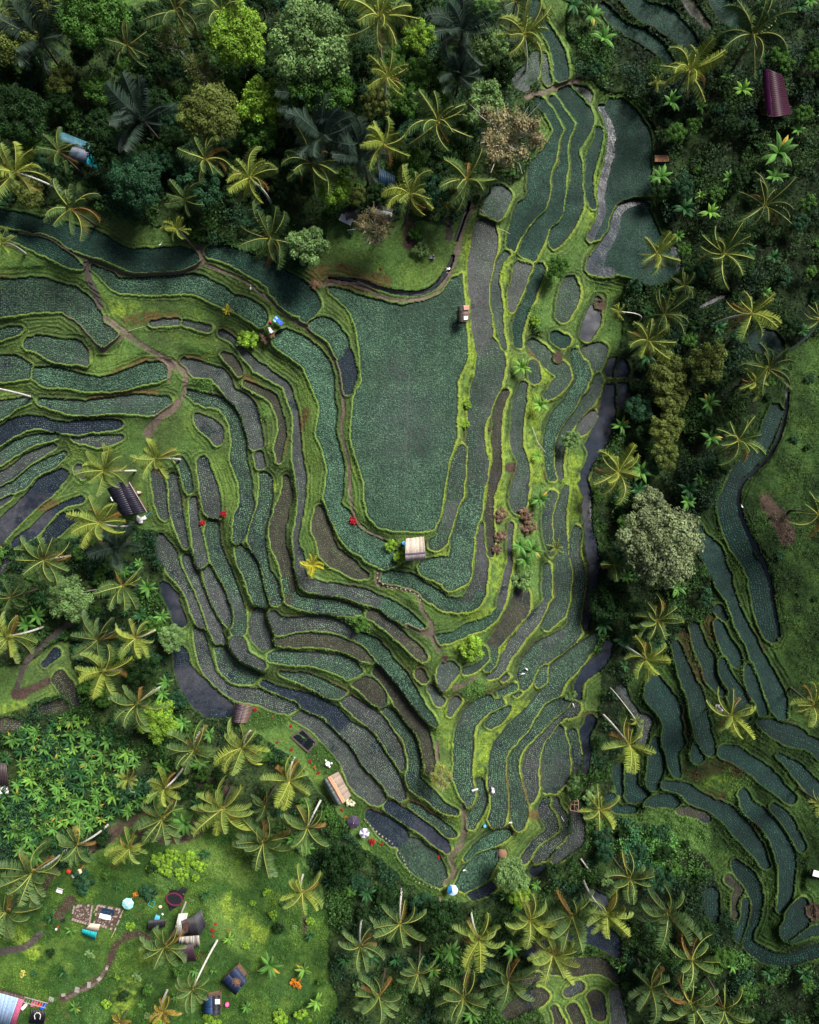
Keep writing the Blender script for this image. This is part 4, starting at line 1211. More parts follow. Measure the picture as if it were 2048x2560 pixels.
def place_shrub(px, py, r, style, label, group=None, name='shrub', cat='shrub'):
    cm, lm = CV['S'][random.randrange(4)]
    rad = r*.0655; p = above(px, py, .5*rad)
    rad = r*(CH-p.z)/CF; zb = zworld(p.x, p.y)
    root = empty(name, (p.x, p.y, zb-.75*rad*1.0), random.uniform(0, 6.28)); root.scale = (rad, rad, rad*.8)
    tag(root, label, cat, group)
    o = link('foliage', cm, root); set_mat(o, LEAF[style])
    o = link('stem', lm, root)
    return root

# palms -----------------------------------------------------------
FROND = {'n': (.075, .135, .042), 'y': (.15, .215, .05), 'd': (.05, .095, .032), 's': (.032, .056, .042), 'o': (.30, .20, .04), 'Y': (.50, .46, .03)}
m_frond = mat('palm_frond', None, .5, attr=True, spec=.25, trans=.15)
def frond(g, az, el, droop, L, colr, rib, stiff=False, nst=44):
    """one feather leaf: rachis strip and paired leaflets. returns verts, quads, colours"""
    t = np.linspace(0, 1, nst+1); e_ = el-droop*t**1.5; ds = L/nst
    hx = np.cumsum(np.cos(e_))*ds; hz = np.cumsum(np.sin(e_))*ds; bend = g.uniform(-.55, .55)*t**1.6
    a = az+bend; H_ = np.stack([np.cos(a), np.sin(a), 0*a], -1); P = H_*hx[:, None]; P[:, 2] = hz
    T = np.stack([np.cos(a)*np.cos(e_), np.sin(a)*np.cos(e_), np.sin(e_)], -1); Sd = np.stack([-np.sin(a), np.cos(a), 0*a], -1)
    Nn = np.cross(T, Sd); V = []; Cc = []
    w_ = .011*L*(1.1-t)+.003
    for i in range(0, nst, 2):
        j = i+2 if i+2 <= nst else nst
        V += [P[i]-Sd[i]*w_[i]+[0, 0, .012*L], P[i]+Sd[i]*w_[i]+[0, 0, .012*L], P[j]+Sd[j]*w_[j]+[0, 0, .012*L], P[j]-Sd[j]*w_[j]+[0, 0, .012*L]]; Cc += [rib]*4
    for i in range(4, nst+1):
        tt = t[i]; ll = L*(.27 if stiff else .265)*(math.sin(min(1, (tt-.06)*1.6+.25)*math.pi*.62))*(1 if tt < .8 else 1-.55*(tt-.8)/.2)
        for s_ in (-1, 1):
            tw = g.uniform(.85, 1.1); dn = g.uniform(.05, .3) if stiff else g.uniform(.25, .95)
            d = T[i]*g.uniform(.45, .75)+Sd[i]*s_*.9*tw-np.array([0, 0, 1])*dn+Nn[i]*(-.1); d /= np.linalg.norm(d)
            q = P[i]+d*ll*g.uniform(.85, 1.1); wv = T[i]*L*(.0125 if not stiff else .015)
            m_ = P[i]*.45+q*.55+[0, 0, .06*ll]
            c = colr*g.uniform(.7, 1.35)
            V += [P[i]-wv*.5, P[i]+wv*.5, m_+wv, q]; Cc += [c]*4
    return np.array(V), np.array(Cc)
def palm_crown(seed, style, nf=16):
    g = np.random.default_rng(seed); base = np.array(FROND[style]); VS = []; CS = []; stiff = style == 's'
    for k in range(nf):
        age = k/(nf-1); az = k*2.39996+g.uniform(-.42, .42); el = R(78-age*88+g.uniform(-8, 8)); dr = R(g.uniform(45, 78)+(12 if age > .7 else 0))
        if stiff: el = R(82-age*70+g.uniform(-8, 8)); dr = R(g.uniform(25, 60))
        c = base*g.uniform(.8, 1.2); rib = np.array([.36, .37, .08]) if style not in 's' else base*1.2
        if style == 'y' and g.uniform() < .35: c = c*[1.4, 1.25, .9]
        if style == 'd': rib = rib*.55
        if age > .8 and g.uniform() < .5 and not stiff: c = np.array([.22, .13, .035])*(.5 if style == 'd' else 1); rib = c*1.2
        if style == 'Y': rib = np.array([.6, .5, .04])
        v, cc = frond(g, az, el, dr, g.uniform(.78, 1.14)*(.72+.36*math.sin(math.pi*min(1, .3+age*.6))), c, rib, stiff)
        VS.append(v); CS.append(cc)
    V = np.vstack(VS); return mesh_np('crown', V, np.arange(len(V)).reshape(-1, 4), np.vstack(CS), m_frond)
PC = {'n': [palm_crown(200+i, 'n', 14+i) for i in range(6)], 'y': [palm_crown(220+i, 'y', 13+i) for i in range(6)], 'd': [palm_crown(240+i, 'd', 15) for i in range(3)],
      's': [palm_crown(260+i, 's', 16) for i in range(3)], 'o': [palm_crown(280, 'o', 14)], 'Y': [palm_crown(285, 'Y', 11)]}
m_nut = mat('coconuts', (.30, .17, .04), .5, 8, .3)
def nut_mesh():
    import bmesh
    bm = bmesh.new()
    for k in range(9):
        a = k*2.4; bmesh.ops.create_icosphere(bm, subdivisions=1, radius=.13, matrix=Matrix.Translation((.24*math.cos(a), .24*math.sin(a), -.22-.05*(k % 3))))
    me = bpy.data.meshes.new('coconut_bunch'); bm.to_mesh(me); bm.free(); me.materials.append(m_nut); return me
NUT = nut_mesh()

def place_palm(px, py, r, base, style, label):
    small = r < 30; h = 3.2 if small else 13.0 if base else 8.0
    if r < 20: h = 1.6
    if base and small: h = 11
    g = random.Random(int(px*7+py))
    h = h*g.uniform(.9, 1.1)
    if base: b = gnd(*base); zc = b.z+h; x, y = W3(px, py, zc); c = Vector((float(x), float(y), zc))
    else:
        c = above(px, py, h); b = Vector((c.x+g.uniform(-.9, .9)*(0 if small else 1), c.y+g.uniform(-.9, .9)*(0 if small else 1), 0)); b.z = zworld(b.x, b.y)
    Lr = r*(CH-c.z)/CF
    root = empty('sugar_palm' if style == 's' else 'small_palm' if r < 30 else 'coconut_palm', b)
    tag(root, label, 'palm tree')
    o = link('crown', PC[style][g.randrange(len(PC[style]))], root, c-b); o.rotation_euler = (g.uniform(-.12, .12), g.uniform(-.12, .12), g.uniform(0, 6.28)); o.scale = (Lr*1.12,)*3
    d = np.array(c-b); t = np.linspace(0, 1, 9); bow = np.array([g.uniform(-.25, .25), g.uniform(-.25, .25), 0])*(0 if small else 1)
    pts = [np.array([0, 0, -.3])*(1-k)+d*k*np.array([k**.8, k**.8, 1])+bow*math.sin(k*math.pi) for k in t]
    pts[-1] = d*1.0+[0, 0, .05]
    rad = .11 if small and not base else .08 if small else .155
    v, f = tube(pts, [rad*(1.35-.5*k) for k in t], 8); link('trunk', mesh_np('trunk', v, f, None, m_ptrunk if base else m_dbark, True), root)
    if r > 40 and style in 'ny':
        link('coconut_bunch', NUT, root, c-b)
    return root

# bananas ---------------------------------------------------------
def banana_mesh(seed, tint):
    g = np.random.default_rng(seed); V = []; Cc = []; nl = int(g.integers(8, 11))
    for k in range(nl):
        az = k*2.4+g.uniform(-.3, .3); el = R(g.uniform(25, 75)); dr = R(g.uniform(55, 95)); L = g.uniform(.8, 1.05); n_ = 7
        c = np.array(tint)*g.uniform(.7, 1.35)
        if k == nl-1 and g.uniform() < .12: c = np.array([.35, .26, .04])
        t = np.linspace(0, 1, n_+1); e_ = el-dr*t**1.3; ds = L/n_; hx = np.r_[0, np.cumsum(np.cos(e_[:-1]))*ds]; hz = np.r_[0, np.cumsum(np.sin(e_[:-1]))*ds]
        H_ = np.array([math.cos(az), math.sin(az), 0]); Sd = np.array([-math.sin(az), math.cos(az), 0])
        P = H_*hx[:, None]; P[:, 2] = hz; wd = .125*np.sin(np.clip(.12+t*.95, 0, 1)*np.pi)**.55; wd[0] = .015
        for i in range(n_):
            for s_ in (-1, 1):
                dz = np.array([0, 0, -.35*wd[i]]); dz2 = np.array([0, 0, -.35*wd[i+1]])
                q = [P[i], P[i]+Sd*s_*wd[i]+dz, P[i+1]+Sd*s_*wd[i+1]+dz2, P[i+1]]
                if s_ < 0: q = q[::-1]
                V += q; cs = c*g.uniform(.88, 1.12); Cc += [cs]*4
            V += [P[i]-Sd*.008+[0, 0, .008], P[i]+Sd*.008+[0, 0, .008], P[i+1]+Sd*.008+[0, 0, .008], P[i+1]-Sd*.008+[0, 0, .008]]; Cc += [c*1.9]*4
    V = np.array(V); return mesh_np('leaves', V, np.arange(len(V)).reshape(-1, 4), np.array(Cc), m_ban)
m_ban = mat('banana_leaf', None, .5, attr=True, spec=.2, trans=.2)
BM = {'N': [banana_mesh(300+i, (.075, .19, .035)) for i in range(5)], 'B': [banana_mesh(310+i, (.13, .27, .04)) for i in range(3)], 'D': [banana_mesh(320+i, (.02, .075, .022)) for i in range(3)]}
v, f = tube([(0, 0, -.3), (0, 0, .3), (0, 0, .98)], [.055, .05, .03], 7); BST = mesh_np('stem', v, f, None, mat('banana_stem', (.16, .19, .07), .7, 5, .3), True)
def place_banana(px, py, r, style, label, group=None):
    L = r*.066; p = above(px, py, 1.0*L); L = r*(CH-p.z)/CF/.82; zb = zworld(p.x, p.y)
    root = empty('banana_plant', (p.x, p.y, zb), random.uniform(0, 6.28)); root.scale = (L, L, L); tag(root, label, 'banana plant', group)
    link('leaves', random.choice(BM[style]), root, (0, 0, .95)); link('stem', BST, root)
    return root

USED = []
def tab(txt):
    for ln in txt.strip().split('\n'):
        a, lab = ln.split('|'); yield a.split(), lab
for a, lab in tab(PALMS):
    base = None if a[3] == '-' else (float(a[3]), float(a[4])); place_palm(float(a[0]), float(a[1]), float(a[2]), base, a[5], lab); USED.append((float(a[0]), float(a[1]), float(a[2])*.45))
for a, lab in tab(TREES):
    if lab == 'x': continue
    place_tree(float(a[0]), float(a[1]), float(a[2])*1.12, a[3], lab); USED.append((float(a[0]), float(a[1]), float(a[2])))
SPK = {}
for a, lab in tab(SHRUBS):
    if lab == 'x': continue
    place_shrub(float(a[0]), float(a[1]), float(a[2])*(.75 if a[3] in 'RO' and float(a[2]) < 9 else 1.1), a[3], lab, name='flowering_shrub' if a[3] in 'ROWY' else 'shrub'); USED.append((float(a[0]), float(a[1]), float(a[2])))
for a, lab in tab(BANANAS):
    if lab == 'x': continue
    place_banana(float(a[0]), float(a[1]), float(a[2]), a[3], lab); USED.append((float(a[0]), float(a[1]), float(a[2])*.7))

def area(P, x, y): return bool(inside(np.array(P, float), np.array([[x]]), np.array([[y]]))[0, 0])
def clear(x, y, r, k=.6):
    for u in USED:
        if (u[0]-x)**2+(u[1]-y)**2 < (k*(u[2]+r))**2: return False
    for i in range(8):
        a = i*math.pi/4; iy, ix = cell(x+.75*r*math.cos(a), y+.75*r*math.sin(a))
        if cls[iy, ix] != 0: return False
    return cls[cell(x, y)] == 0
KEEP = [(185, 370, 60), (1945, 235, 55), (950, 535, 34), (868, 535, 28), (965, 445, 28), (315, 1245, 62), (608, 1782, 32), (842, 1972, 44), (760, 1848, 42), (821, 1906, 30), (884, 2057, 20), (911, 2085, 16), (1431, 2003, 20), (12, 1930, 30), (1652, 400, 22), (1010, 600, 26), (940, 610, 60), (1000, 570, 30), (915, 2010, 30), (1256, 2133, 12), (1132, 2225, 18)]
KEEP += [(208, 2283, 30), (275, 2290, 40), (228, 2330, 26), (318, 2262, 18), (439, 2243, 26), (393, 2310, 30), (480, 2315, 42), (470, 2380, 30), (591, 2455, 34), (530, 2515, 32), (60, 2520, 80), (152, 2223, 16), (195, 2172, 36), (145, 2318, 10), (161, 2298, 10), (381, 2256, 14)]
USED += KEEP
GROVE = [(45, 1830), (120, 1790), (215, 1790), (300, 1840), (345, 1900), (370, 1990), (330, 2030), (250, 2060), (170, 2110), (60, 2110), (-40, 2120), (-40, 1990), (40, 1980)]
def fill_area(poly, n_, rr, sep, fn, tries=6000, k=.6, filt=None):
    P = np.array(poly, float); x0, y0 = P.min(0); x1, y1 = P.max(0); c_ = 0
    g = random.Random(int(x0*3+y1))
    for _ in range(tries):
        if c_ >= n_: break
        x, y = g.uniform(x0, x1), g.uniform(y0, y1)
        if not (-110 < x < 2160 and -110 < y < 2670): continue
        r = g.uniform(*rr)
        if filt and not filt(x, y): continue
        if not area(P, x, y) or not clear(x, y, r*sep, k): continue
        fn(x, y, r, g); USED.append((x, y, r*sep)); c_ += 1
    return c_
print('grove', fill_area(GROVE, 175, (12, 23), .42, lambda x, y, r, g: place_banana(x, y, r, g.choice('BNNNNDD'),
      'banana plant of the dense grove at the lower left, glossy strap leaves over its neighbours', 'banana plants of the lower left grove'), k=1.0, tries=9000))
def jt(x, y, r, g):
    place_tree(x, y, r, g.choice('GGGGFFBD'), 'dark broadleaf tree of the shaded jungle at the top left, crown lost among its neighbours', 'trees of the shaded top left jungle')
print('jungle', fill_area(JP[0], 62, (26, 52), .8, jt, k=.8, filt=lambda x, y: y < 500))
def js(x, y, r, g):
    place_shrub(x, y, r, g.choice('GFGB'), 'low dark bush in the undergrowth of the top left jungle', 'bushes under the top left jungle')
print(fill_area(JP[0], 34, (12, 22), .7, js, k=.7))
def ra(x, y, r, g):
    u = g.random()
    if u < .38: place_banana(x, y, r*1.15, 'D' if g.random() < .75 else 'N', 'dark banana plant in the thicket on the right side of the valley', 'banana plants of the right thicket')
    elif r > 19: place_tree(x, y, r*1.1, g.choice('GGFB'), 'small dark tree in the thicket on the right side of the valley', 'small trees of the right thicket')
    else: place_shrub(x, y, r, g.choice('GFGBG'), 'dark leafy bush in the thicket on the right side of the valley', 'bushes of the right thicket')
print(fill_area(JP[1], 170, (13, 28), .7, ra, k=.72, tries=9000))
def rb(x, y, r, g):
    u = g.random()
    if u < .35: place_banana(x, y, r*1.15, 'D' if g.random() < .5 else 'N', 'banana plant in the thicket along the bottom edge', 'banana plants of the bottom thicket')
    elif r > 19: place_tree(x, y, r*1.1, g.choice('GGFBB'), 'small tree in the thicket along the bottom edge', 'small trees of the bottom thicket')
    else: place_shrub(x, y, r, g.choice('GFBGA'), 'leafy bush in the thicket along the bottom edge', 'bushes of the bottom thicket')
EAST = [(1860, 1080), (1960, 930), (2150, 860), (2150, 1560), (2000, 1560), (1930, 1400), (1900, 1250)]
def re_(x, y, r, g): place_shrub(x, y, r, g.choice('GFG'), 'low dark bush on the grassy slope between the canal and the right edge', 'bushes of the eastern slope')
fill_area(EAST, 24, (7, 15), .9, re_, k=.9)
print(fill_area(JP[2], 110, (13, 27), .7, rb, k=.72))
def rl(x, y, r, g):
    u = g.random()
    if u < .35: place_banana(x, y, r*1.1, 'D' if g.random() < .4 else 'N', 'banana plant in the palm belt below the western terraces', 'banana plants of the western palm belt')
    elif r > 18: place_tree(x, y, r*1.1, g.choice('GFBB'), 'small tree in the palm belt below the western terraces', 'small trees of the western palm belt')
    else: place_shrub(x, y, r, g.choice('GFBBA'), 'leafy bush in the palm belt below the western terraces', 'bushes of the western palm belt')
print(fill_area(JP[3], 120, (12, 25), .7, rl, k=.72, filt=lambda x, y: not area(GROVE, x, y)))
for q_ in ((395, 2150, 22), (430, 2140, 24), (470, 2150, 26), (500, 2165, 22), (415, 2175, 22), (455, 2185, 24), (380, 2170, 18)):
    place_shrub(*q_, 'K', 'bright yellow green leafy mound above the round black basin', 'yellow green mounds above the black basin')
MEAD = [(30, 2260), (300, 2130), (560, 2120), (800, 2280), (820, 2560), (100, 2560), (60, 2400)]
def mb(x, y, r, g):
    place_shrub(x, y, r, g.choice('KCBA'), 'small leafy bush scattered over the bright lower left meadow', 'small bushes scattered over the meadow')
fill_area(MEAD, 16, (6, 13), 1.4, mb, k=1.0)
fill_area(MEAD, 16, (10, 20), 1.0, lambda x, y, r, g: place_banana(x, y, r, g.choice('NDD'), 'young banana plant scattered in the lower left meadow', 'young banana plants of the meadow'), k=1.0)
fill_area(MEAD, 14, (12, 20), 1.0, lambda x, y, r, g: place_tree(x, y, r, g.choice('BGK'), 'small leafy tree scattered in the lower left meadow', 'small trees of the meadow'), k=1.0)
# ------------------------------------------------------------------ built things
import bmesh
m_plank = mat('weathered_plank', None, .8, 5, .25, .2, attr=True)
m_tin = mat('corrugated_sheet', None, .45, 3, .2, .1, attr=True, spec=.4)
m_thatch = mat('old_thatch', None, .95, 9, .35, .6, attr=True, spec=.1)
m_wood = mat('brown_timber', (.13, .08, .05), .8, 6, .3, .2); m_bamboo = mat('bamboo_pole', (.42, .36, .24), .6, 6, .2)
m_stone = mat('grey_stone', (.26, .25, .23), .9, 5, .35, .4); m_cream = mat('cream_slab', (.30, .27, .19), .85, 8, .2, .2)
m_white = mat('white_paint', (.8, .8, .8), .5, 3, .06); m_cloth = mat('white_cloth', (.80, .79, .82), .85, 9, .12, .3)
m_black = mat('black_cloth', (.008, .009, .014), .7, 4, .3, .2); m_dpurple = mat('dark_purple_cloth', (.035, .025, .05), .7, 5, .2)
m_turq = mat('turquoise_sheet', (.02, .42, .45), .5, 4, .15, .1); m_cyan = mat('cyan_tarp', (.0, .55, .72), .5, 5, .12, .2)
m_blue = mat('blue_tarp', (.01, .09, .80), .5, 5, .15, .2); m_lblue = mat('light_blue_plastic', (.10, .42, .85), .4)
m_dblue = mat('dark_blue_tarp', (.008, .03, .07), .55, 4, .3, .3); m_red = mat('red_plastic', (.65, .03, .02), .5, 6, .1)
m_mag = mat('magenta_plastic', (.45, .01, .12), .5); m_pink = mat('pink_plastic', (.75, .12, .30), .5)
m_pool = mat('dark_pool_water', (.006, .009, .014), .08, 1, .1, 0, spec=.5); m_mar = mat('maroon_rim', (.12, .015, .04), .7, 5, .3, .2)
m_skin = mat('skin', (.30, .17, .11), .6); m_hair = mat('black_hair', (.012, .010, .010), .6); m_straw = mat('straw_hat', (.70, .55, .36), .8, 12, .15, .2)
m_orange = mat('orange_cotton', (.75, .14, .01), .85, 6, .15); m_redc = mat('red_cotton', (.70, .05, .03), .85, 6, .15); m_greyc = mat('pale_grey_cotton', (.50, .50, .56), .85, 6, .15)
m_dark = mat('dark_trousers', (.03, .03, .045), .85); m_lilac = mat('lilac_cotton', (.42, .36, .55), .85, 6, .2); m_fern = mat('mound_turf', (.055, .085, .02), .95, 6, .4, .5)

def bm_obj(name, fn, m, parent=None, loc=(0, 0, 0), rz=0, smooth=False):
    bm = bmesh.new(); fn(bm); me = bpy.data.meshes.new(name); bm.to_mesh(me); bm.free(); me.materials.append(m)
    if smooth: me.polygons.foreach_set('use_smooth', [True]*len(me.polygons))
    o = link(name, me, parent, loc); o.rotation_euler = (0, 0, rz); return o
def box(bm, c, s, rot=None, bev=0):
    M = Matrix.Translation(c) @ (rot.to_4x4() if rot else Matrix()) @ Matrix.Diagonal((*s, 1))
    r = bmesh.ops.create_cube(bm, size=1, matrix=M)
    if bev: bmesh.ops.bevel(bm, geom=list({e for v in r['verts'] for e in v.link_edges}), offset=bev, segments=2, affect='EDGES')
def cyl(bm, c, r, h, n=16, r2=None, cap=True):
    bmesh.ops.create_cone(bm, segments=n, radius1=r, radius2=r if r2 is None else r2, depth=h, cap_ends=cap, matrix=Matrix.Translation(c))
def bar(bm, a, b, w_=.04):
    a, b = Vector(a), Vector(b); d = b-a
    M = Matrix.Translation((a+b)/2) @ d.to_track_quat('Z', 'Y').to_matrix().to_4x4() @ Matrix.Diagonal((w_, w_, d.length, 1))
    bmesh.ops.create_cube(bm, size=1, matrix=M)
def sheet(bm, pts, th=.03, sub=1):
    """thick flat panel through four points"""
    P = [Vector(p) for p in pts]; n_ = (P[1]-P[0]).cross(P[3]-P[0]).normalized()
    if n_.z < 0: n_ = -n_
    g = random.Random(3); top = []; bot = []
    for i in range(sub+1):
        for j in range(sub+1):
            u, v = i/sub, j/sub; p = P[0]*(1-u)*(1-v)+P[1]*u*(1-v)+P[2]*u*v+P[3]*(1-u)*v
            if sub > 1: p = p+n_*g.uniform(-.06, .06)
            top.append(bm.verts.new(p+n_*th)); bot.append(bm.verts.new(p))
    k = sub+1
    for i in range(sub):
        for j in range(sub):
            bm.faces.new([top[i*k+j], top[(i+1)*k+j], top[(i+1)*k+j+1], top[i*k+j+1]]); bm.faces.new([bot[i*k+j], bot[i*k+j+1], bot[(i+1)*k+j+1], bot[(i+1)*k+j]])
    for i in range(sub):
        for (a, b) in ((i*k, (i+1)*k), ((i+1)*k+sub, i*k+sub), ): bm.faces.new([top[a], bot[a], bot[b], top[b]])
        for (a, b) in ((i+1, i), (sub*k+i, sub*k+i+1)): bm.faces.new([top[a], bot[a], bot[b], top[b]])
    bmesh.ops.recalc_face_normals(bm, faces=bm.faces)

def slope(name, e1, e2, r1, r2, n_, colr, m, parent, jit=.02, vary=.2, rag=.0, th=.05, seed=1):
    """roof slope of n_ strips running from the eave (e1-e2) to the ridge (r1-r2)"""
    g = np.random.default_rng(seed); e1, e2, r1, r2 = [np.array(v, float) for v in (e1, e2, r1, r2)]; V = []; F = []; Cc = []
    nrm = np.cross(e2-e1, r1-e1); nrm /= np.linalg.norm(nrm); nrm = nrm if nrm[2] > 0 else -nrm
    for i in range(n_):
        a, b = i/n_, (i+.97)/n_; k = rag*g.uniform(-1, 1); off = nrm*(g.uniform(0, jit) if jit > 0 else (-jit if i % 2 else 0))
        q = [e1+(e2-e1)*a, e1+(e2-e1)*b, r1+(r2-r1)*b, r1+(r2-r1)*a]
        q[0] = q[0]+(q[0]-q[3])*k; q[1] = q[1]+(q[1]-q[2])*k
        o_ = len(V); V += [p+off+nrm*th for p in q]+[p+off for p in q]
        F += [(o_, o_+1, o_+2, o_+3), (o_+7, o_+6, o_+5, o_+4), (o_, o_+4, o_+5, o_+1), (o_+1, o_+5, o_+6, o_+2), (o_+2, o_+6, o_+7, o_+3), (o_+3, o_+7, o_+4, o_)]
        c = np.array(colr)*g.uniform(1-vary, 1+vary); Cc += [c]*8
    return link(name, mesh_np(name, np.array(V), F, np.array(Cc), m), parent)

def hut(name, label, cat, roofs, h=2.3, rise=.9, posts=True, floor=True, group=None):
    """roofs: list of (e1,e2,r1,r2, strips, colour, material, opts) with image corners; eave at h, ridge at h+rise over the ground in the middle"""
    allp = [p for r in roofs for p in r[:4]]; mx_ = sum(p[0] for p in allp)/len(allp); my_ = sum(p[1] for p in allp)/len(allp)
    c = above(mx_, my_, h+rise/2); zg = zworld(c.x, c.y); root = empty(name, (c.x, c.y, zg)); tag(root, label, cat, group); O = Vector((c.x, c.y, zg))
    def w3(p, z): x, y = W3(p[0], p[1], zg+z); return Vector((float(x), float(y), zg+z))-O
    out = []; eav = []
    for i, r in enumerate(roofs):
        op = r[7] if len(r) > 7 else {}; he = op.pop('he', h); hr = op.pop('hr', h+rise)
        e1, e2, r1, r2 = w3(r[0], he), w3(r[1], he), w3(r[2], hr), w3(r[3], hr); out.append(slope(op.pop('nm', 'roof'), e1, e2, r1, r2, r[4], r[5], r[6], root, seed=abs(int(mx_))+i, **op)); eav += [e1, e2]
    if posts:
        cc = sum(eav, Vector())/len(eav)
        for e in eav[:4]:
            p = cc+(e-cc)*.86
            def fn(bm, p=p): cyl(bm, (p.x, p.y, h/2-.3), .06, h+.5, 8)
            bm_obj('post', fn, m_wood, root)
        if floor:
            k = [cc+(e-cc)*.8 for e in eav[:4]]
            if len(k) == 4:
                def ff(bm): sheet(bm, [(k[0].x, k[0].y, .35), (k[1].x, k[1].y, .35), (k[3].x, k[3].y, .35), (k[2].x, k[2].y, .35)], .08)
                bm_obj('floor', ff, m_wood, root)
    return root, O, w3

# pale plank hut at the foot of the central paddy
root, O, w3 = hut('garden_hut', 'pale plank roofed hut at the lower end of the big central paddy', 'hut',
    [((1014.8, 1346.4), (1060, 1341.6), (1013, 1384), (1063.5, 1380.5), 17, (.50, .42, .36), m_plank, dict(vary=.28, rag=.012)),
     ((1013.4, 1402.8), (1065, 1399), (1013, 1384.4), (1063.5, 1381), 17, (.30, .26, .27), m_plank, dict(vary=.25, rag=.02))], 2.3, .8)
def fn(bm): sheet(bm, [w3((1012.5, 1383.5), 3.18), w3((1064, 1379.5), 3.18), w3((1064, 1382.5), 3.18), w3((1012.5, 1386.5), 3.18)], .05)
bm_obj('ridge_cap', fn, mat('ridge_purple', (.10, .09, .16), .8, 5, .2), root)
p = above(1010.5, 1358, .9)
def fn(bm): cyl(bm, (0, 0, .45), .3, .9, 16); cyl(bm, (0, 0, .92), .31, .06, 16)
tag(bm_obj('water_barrel', fn, m_lblue, None, (p.x, p.y, p.z-.9)), 'blue water barrel at the left side of the pale plank roofed hut', 'barrel')

# dark hut on the right bund
root, O, w3 = hut('field_shelter', 'small dark shelter with patched brown roof right of the big central paddy', 'hut',
    [((1144, 768), (1147, 804), (1157, 763), (1158, 806), 14, (.055, .045, .045), m_plank, dict(vary=.4, rag=.05)),
     ((1173, 764), (1172, 800), (1157.5, 763), (1158.5, 806), 14, (.16, .11, .10), m_plank, dict(vary=.4, rag=.05))], 1.9, .5)
def fn(bm): sheet(bm, [w3((1160, 790), 2.6), w3((1170, 791), 2.4), w3((1169, 799), 2.4), w3((1160, 800), 2.6)], .03, 3)
bm_obj('roof_patch', fn, m_cloth, root)
def fn(bm): sheet(bm, [w3((1159, 763), 2.65), w3((1173, 763), 2.3), w3((1173, 774), 2.3), w3((1160, 775), 2.65)], .03, 2)
bm_obj('roof_patch', fn, mat('pink_board', (.40, .22, .18), .8, 4, .2), root)

# black shed on the left
root, O, w3 = hut('black_shed', 'long black roofed shed between the palms left of the western terraces', 'shed',
    [((268, 1222), (306, 1290), (296, 1206), (334, 1286), 16, (.014, .013, .026), m_tin, dict(jit=-.03, vary=.3)),
     ((322, 1205), (367, 1280), (297, 1206), (335, 1286), 16, (.018, .016, .030), m_tin, dict(jit=-.03, vary=.3))], 2.6, .5)
def fn(bm): bar(bm, w3((323, 1205), 2.66), w3((368, 1281), 2.66), .1)
bm_obj('gutter', fn, mat('pale_gutter', (.42, .36, .30), .7), root)
def fn(bm): sheet(bm, [w3((276, 1243), 2.5), w3((284, 1240), 2.5), w3((288, 1250), 2.5), w3((281, 1253), 2.5)], .08)
bm_obj('roof_panel', fn, m_white, root)
p = gnd(351, 1299)
def fn(bm):
    for i, (x, y, s) in enumerate(((0, 0, .55), (.45, .1, .4), (-.3, .35, .35), (.1, -.4, .4))): bmesh.ops.create_icosphere(bm, subdivisions=2, radius=s, matrix=Matrix.Translation((x, y, s*.6)) @ Matrix.Rotation(i, 4, 'Z') @ Matrix.Diagonal((1.2, .8, .8, 1)))
tag(bm_obj('cloth_heap', fn, m_cloth, None, p, 0, True), 'heap of white sacks at the lower end of the black roofed shed', 'sacks')
p = gnd(362, 1296)
tag(bm_obj('cloth_bundle', fn, m_cloth, None, p, 1.2, True), 'smaller white bundle right of the white sacks by the black shed', 'bundle').scale = (.6, .5, .6)
a, b = gnd(370, 1290), gnd(382, 1280)
def fn(bm): bar(bm, (0, 0, .9), b-a+Vector((0, 0, .9)), .07); bar(bm, (0, 0, 0), (0, 0, .9), .05)
tag(bm_obj('blue_pole', fn, m_lblue, None, a), 'short slanting blue pole right of the black roofed shed', 'pole')
p = gnd(352, 1232)
def fn(bm): cyl(bm, (0, 0, .5), .25, 1.0, 12, .18); bmesh.ops.create_icosphere(bm, subdivisions=2, radius=.3, matrix=Matrix.Translation((0, 0, 1.15)))
tag(bm_obj('pale_pot', fn, mat('pink_clay', (.62, .40, .36), .8), None, p, 0, True), 'pale pink pot outside the right wall of the black shed', 'pot')

# long gabled pavilion above the garden
root, O, w3 = hut('thatch_pavilion', 'long gabled pavilion with one brown and one blue grey roof side beside the southern paddies', 'pavilion',
    [((807, 1952), (841.7, 2014.8), (818, 1943), (856, 2009), 14, (.20, .24, .25), m_tin, dict(jit=-.02, vary=.15)),
     ((846, 1929), (878, 1989), (818.6, 1943), (856.6, 2009), 20, (.30, .24, .20), m_thatch, dict(vary=.25, rag=.02)) ], 2.5, .9)
def fn(bm): sheet(bm, [w3((820, 1943), 3.42), w3((828, 1939), 3.25), w3((864, 2003), 3.25), w3((857, 2008), 3.42)], .04, 4)
bm_obj('roof_patch', fn, mat('orange_thatch', (.46, .27, .17), .95, 8, .3, .4), root)
def fn(bm): bar(bm, w3((818, 1942), 3.46), w3((857, 2010), 3.46), .14)
bm_obj('ridge_pole', fn, mat('rust_ridge', (.14, .05, .03), .9, 5, .2), root)

# small brown hut
root, O, w3 = hut('small_hut', 'small hut with a purple brown gabled roof at the upper left corner of the garden', 'hut',
    [((589, 1757), (581, 1807), (611, 1763), (599, 1808), 12, (.075, .055, .07), m_tin, dict(vary=.2)),
     ((634, 1767), (618, 1808), (611.6, 1763), (599.6, 1808), 12, (.16, .11, .10), m_tin, dict(vary=.2))], 2.2, .8)

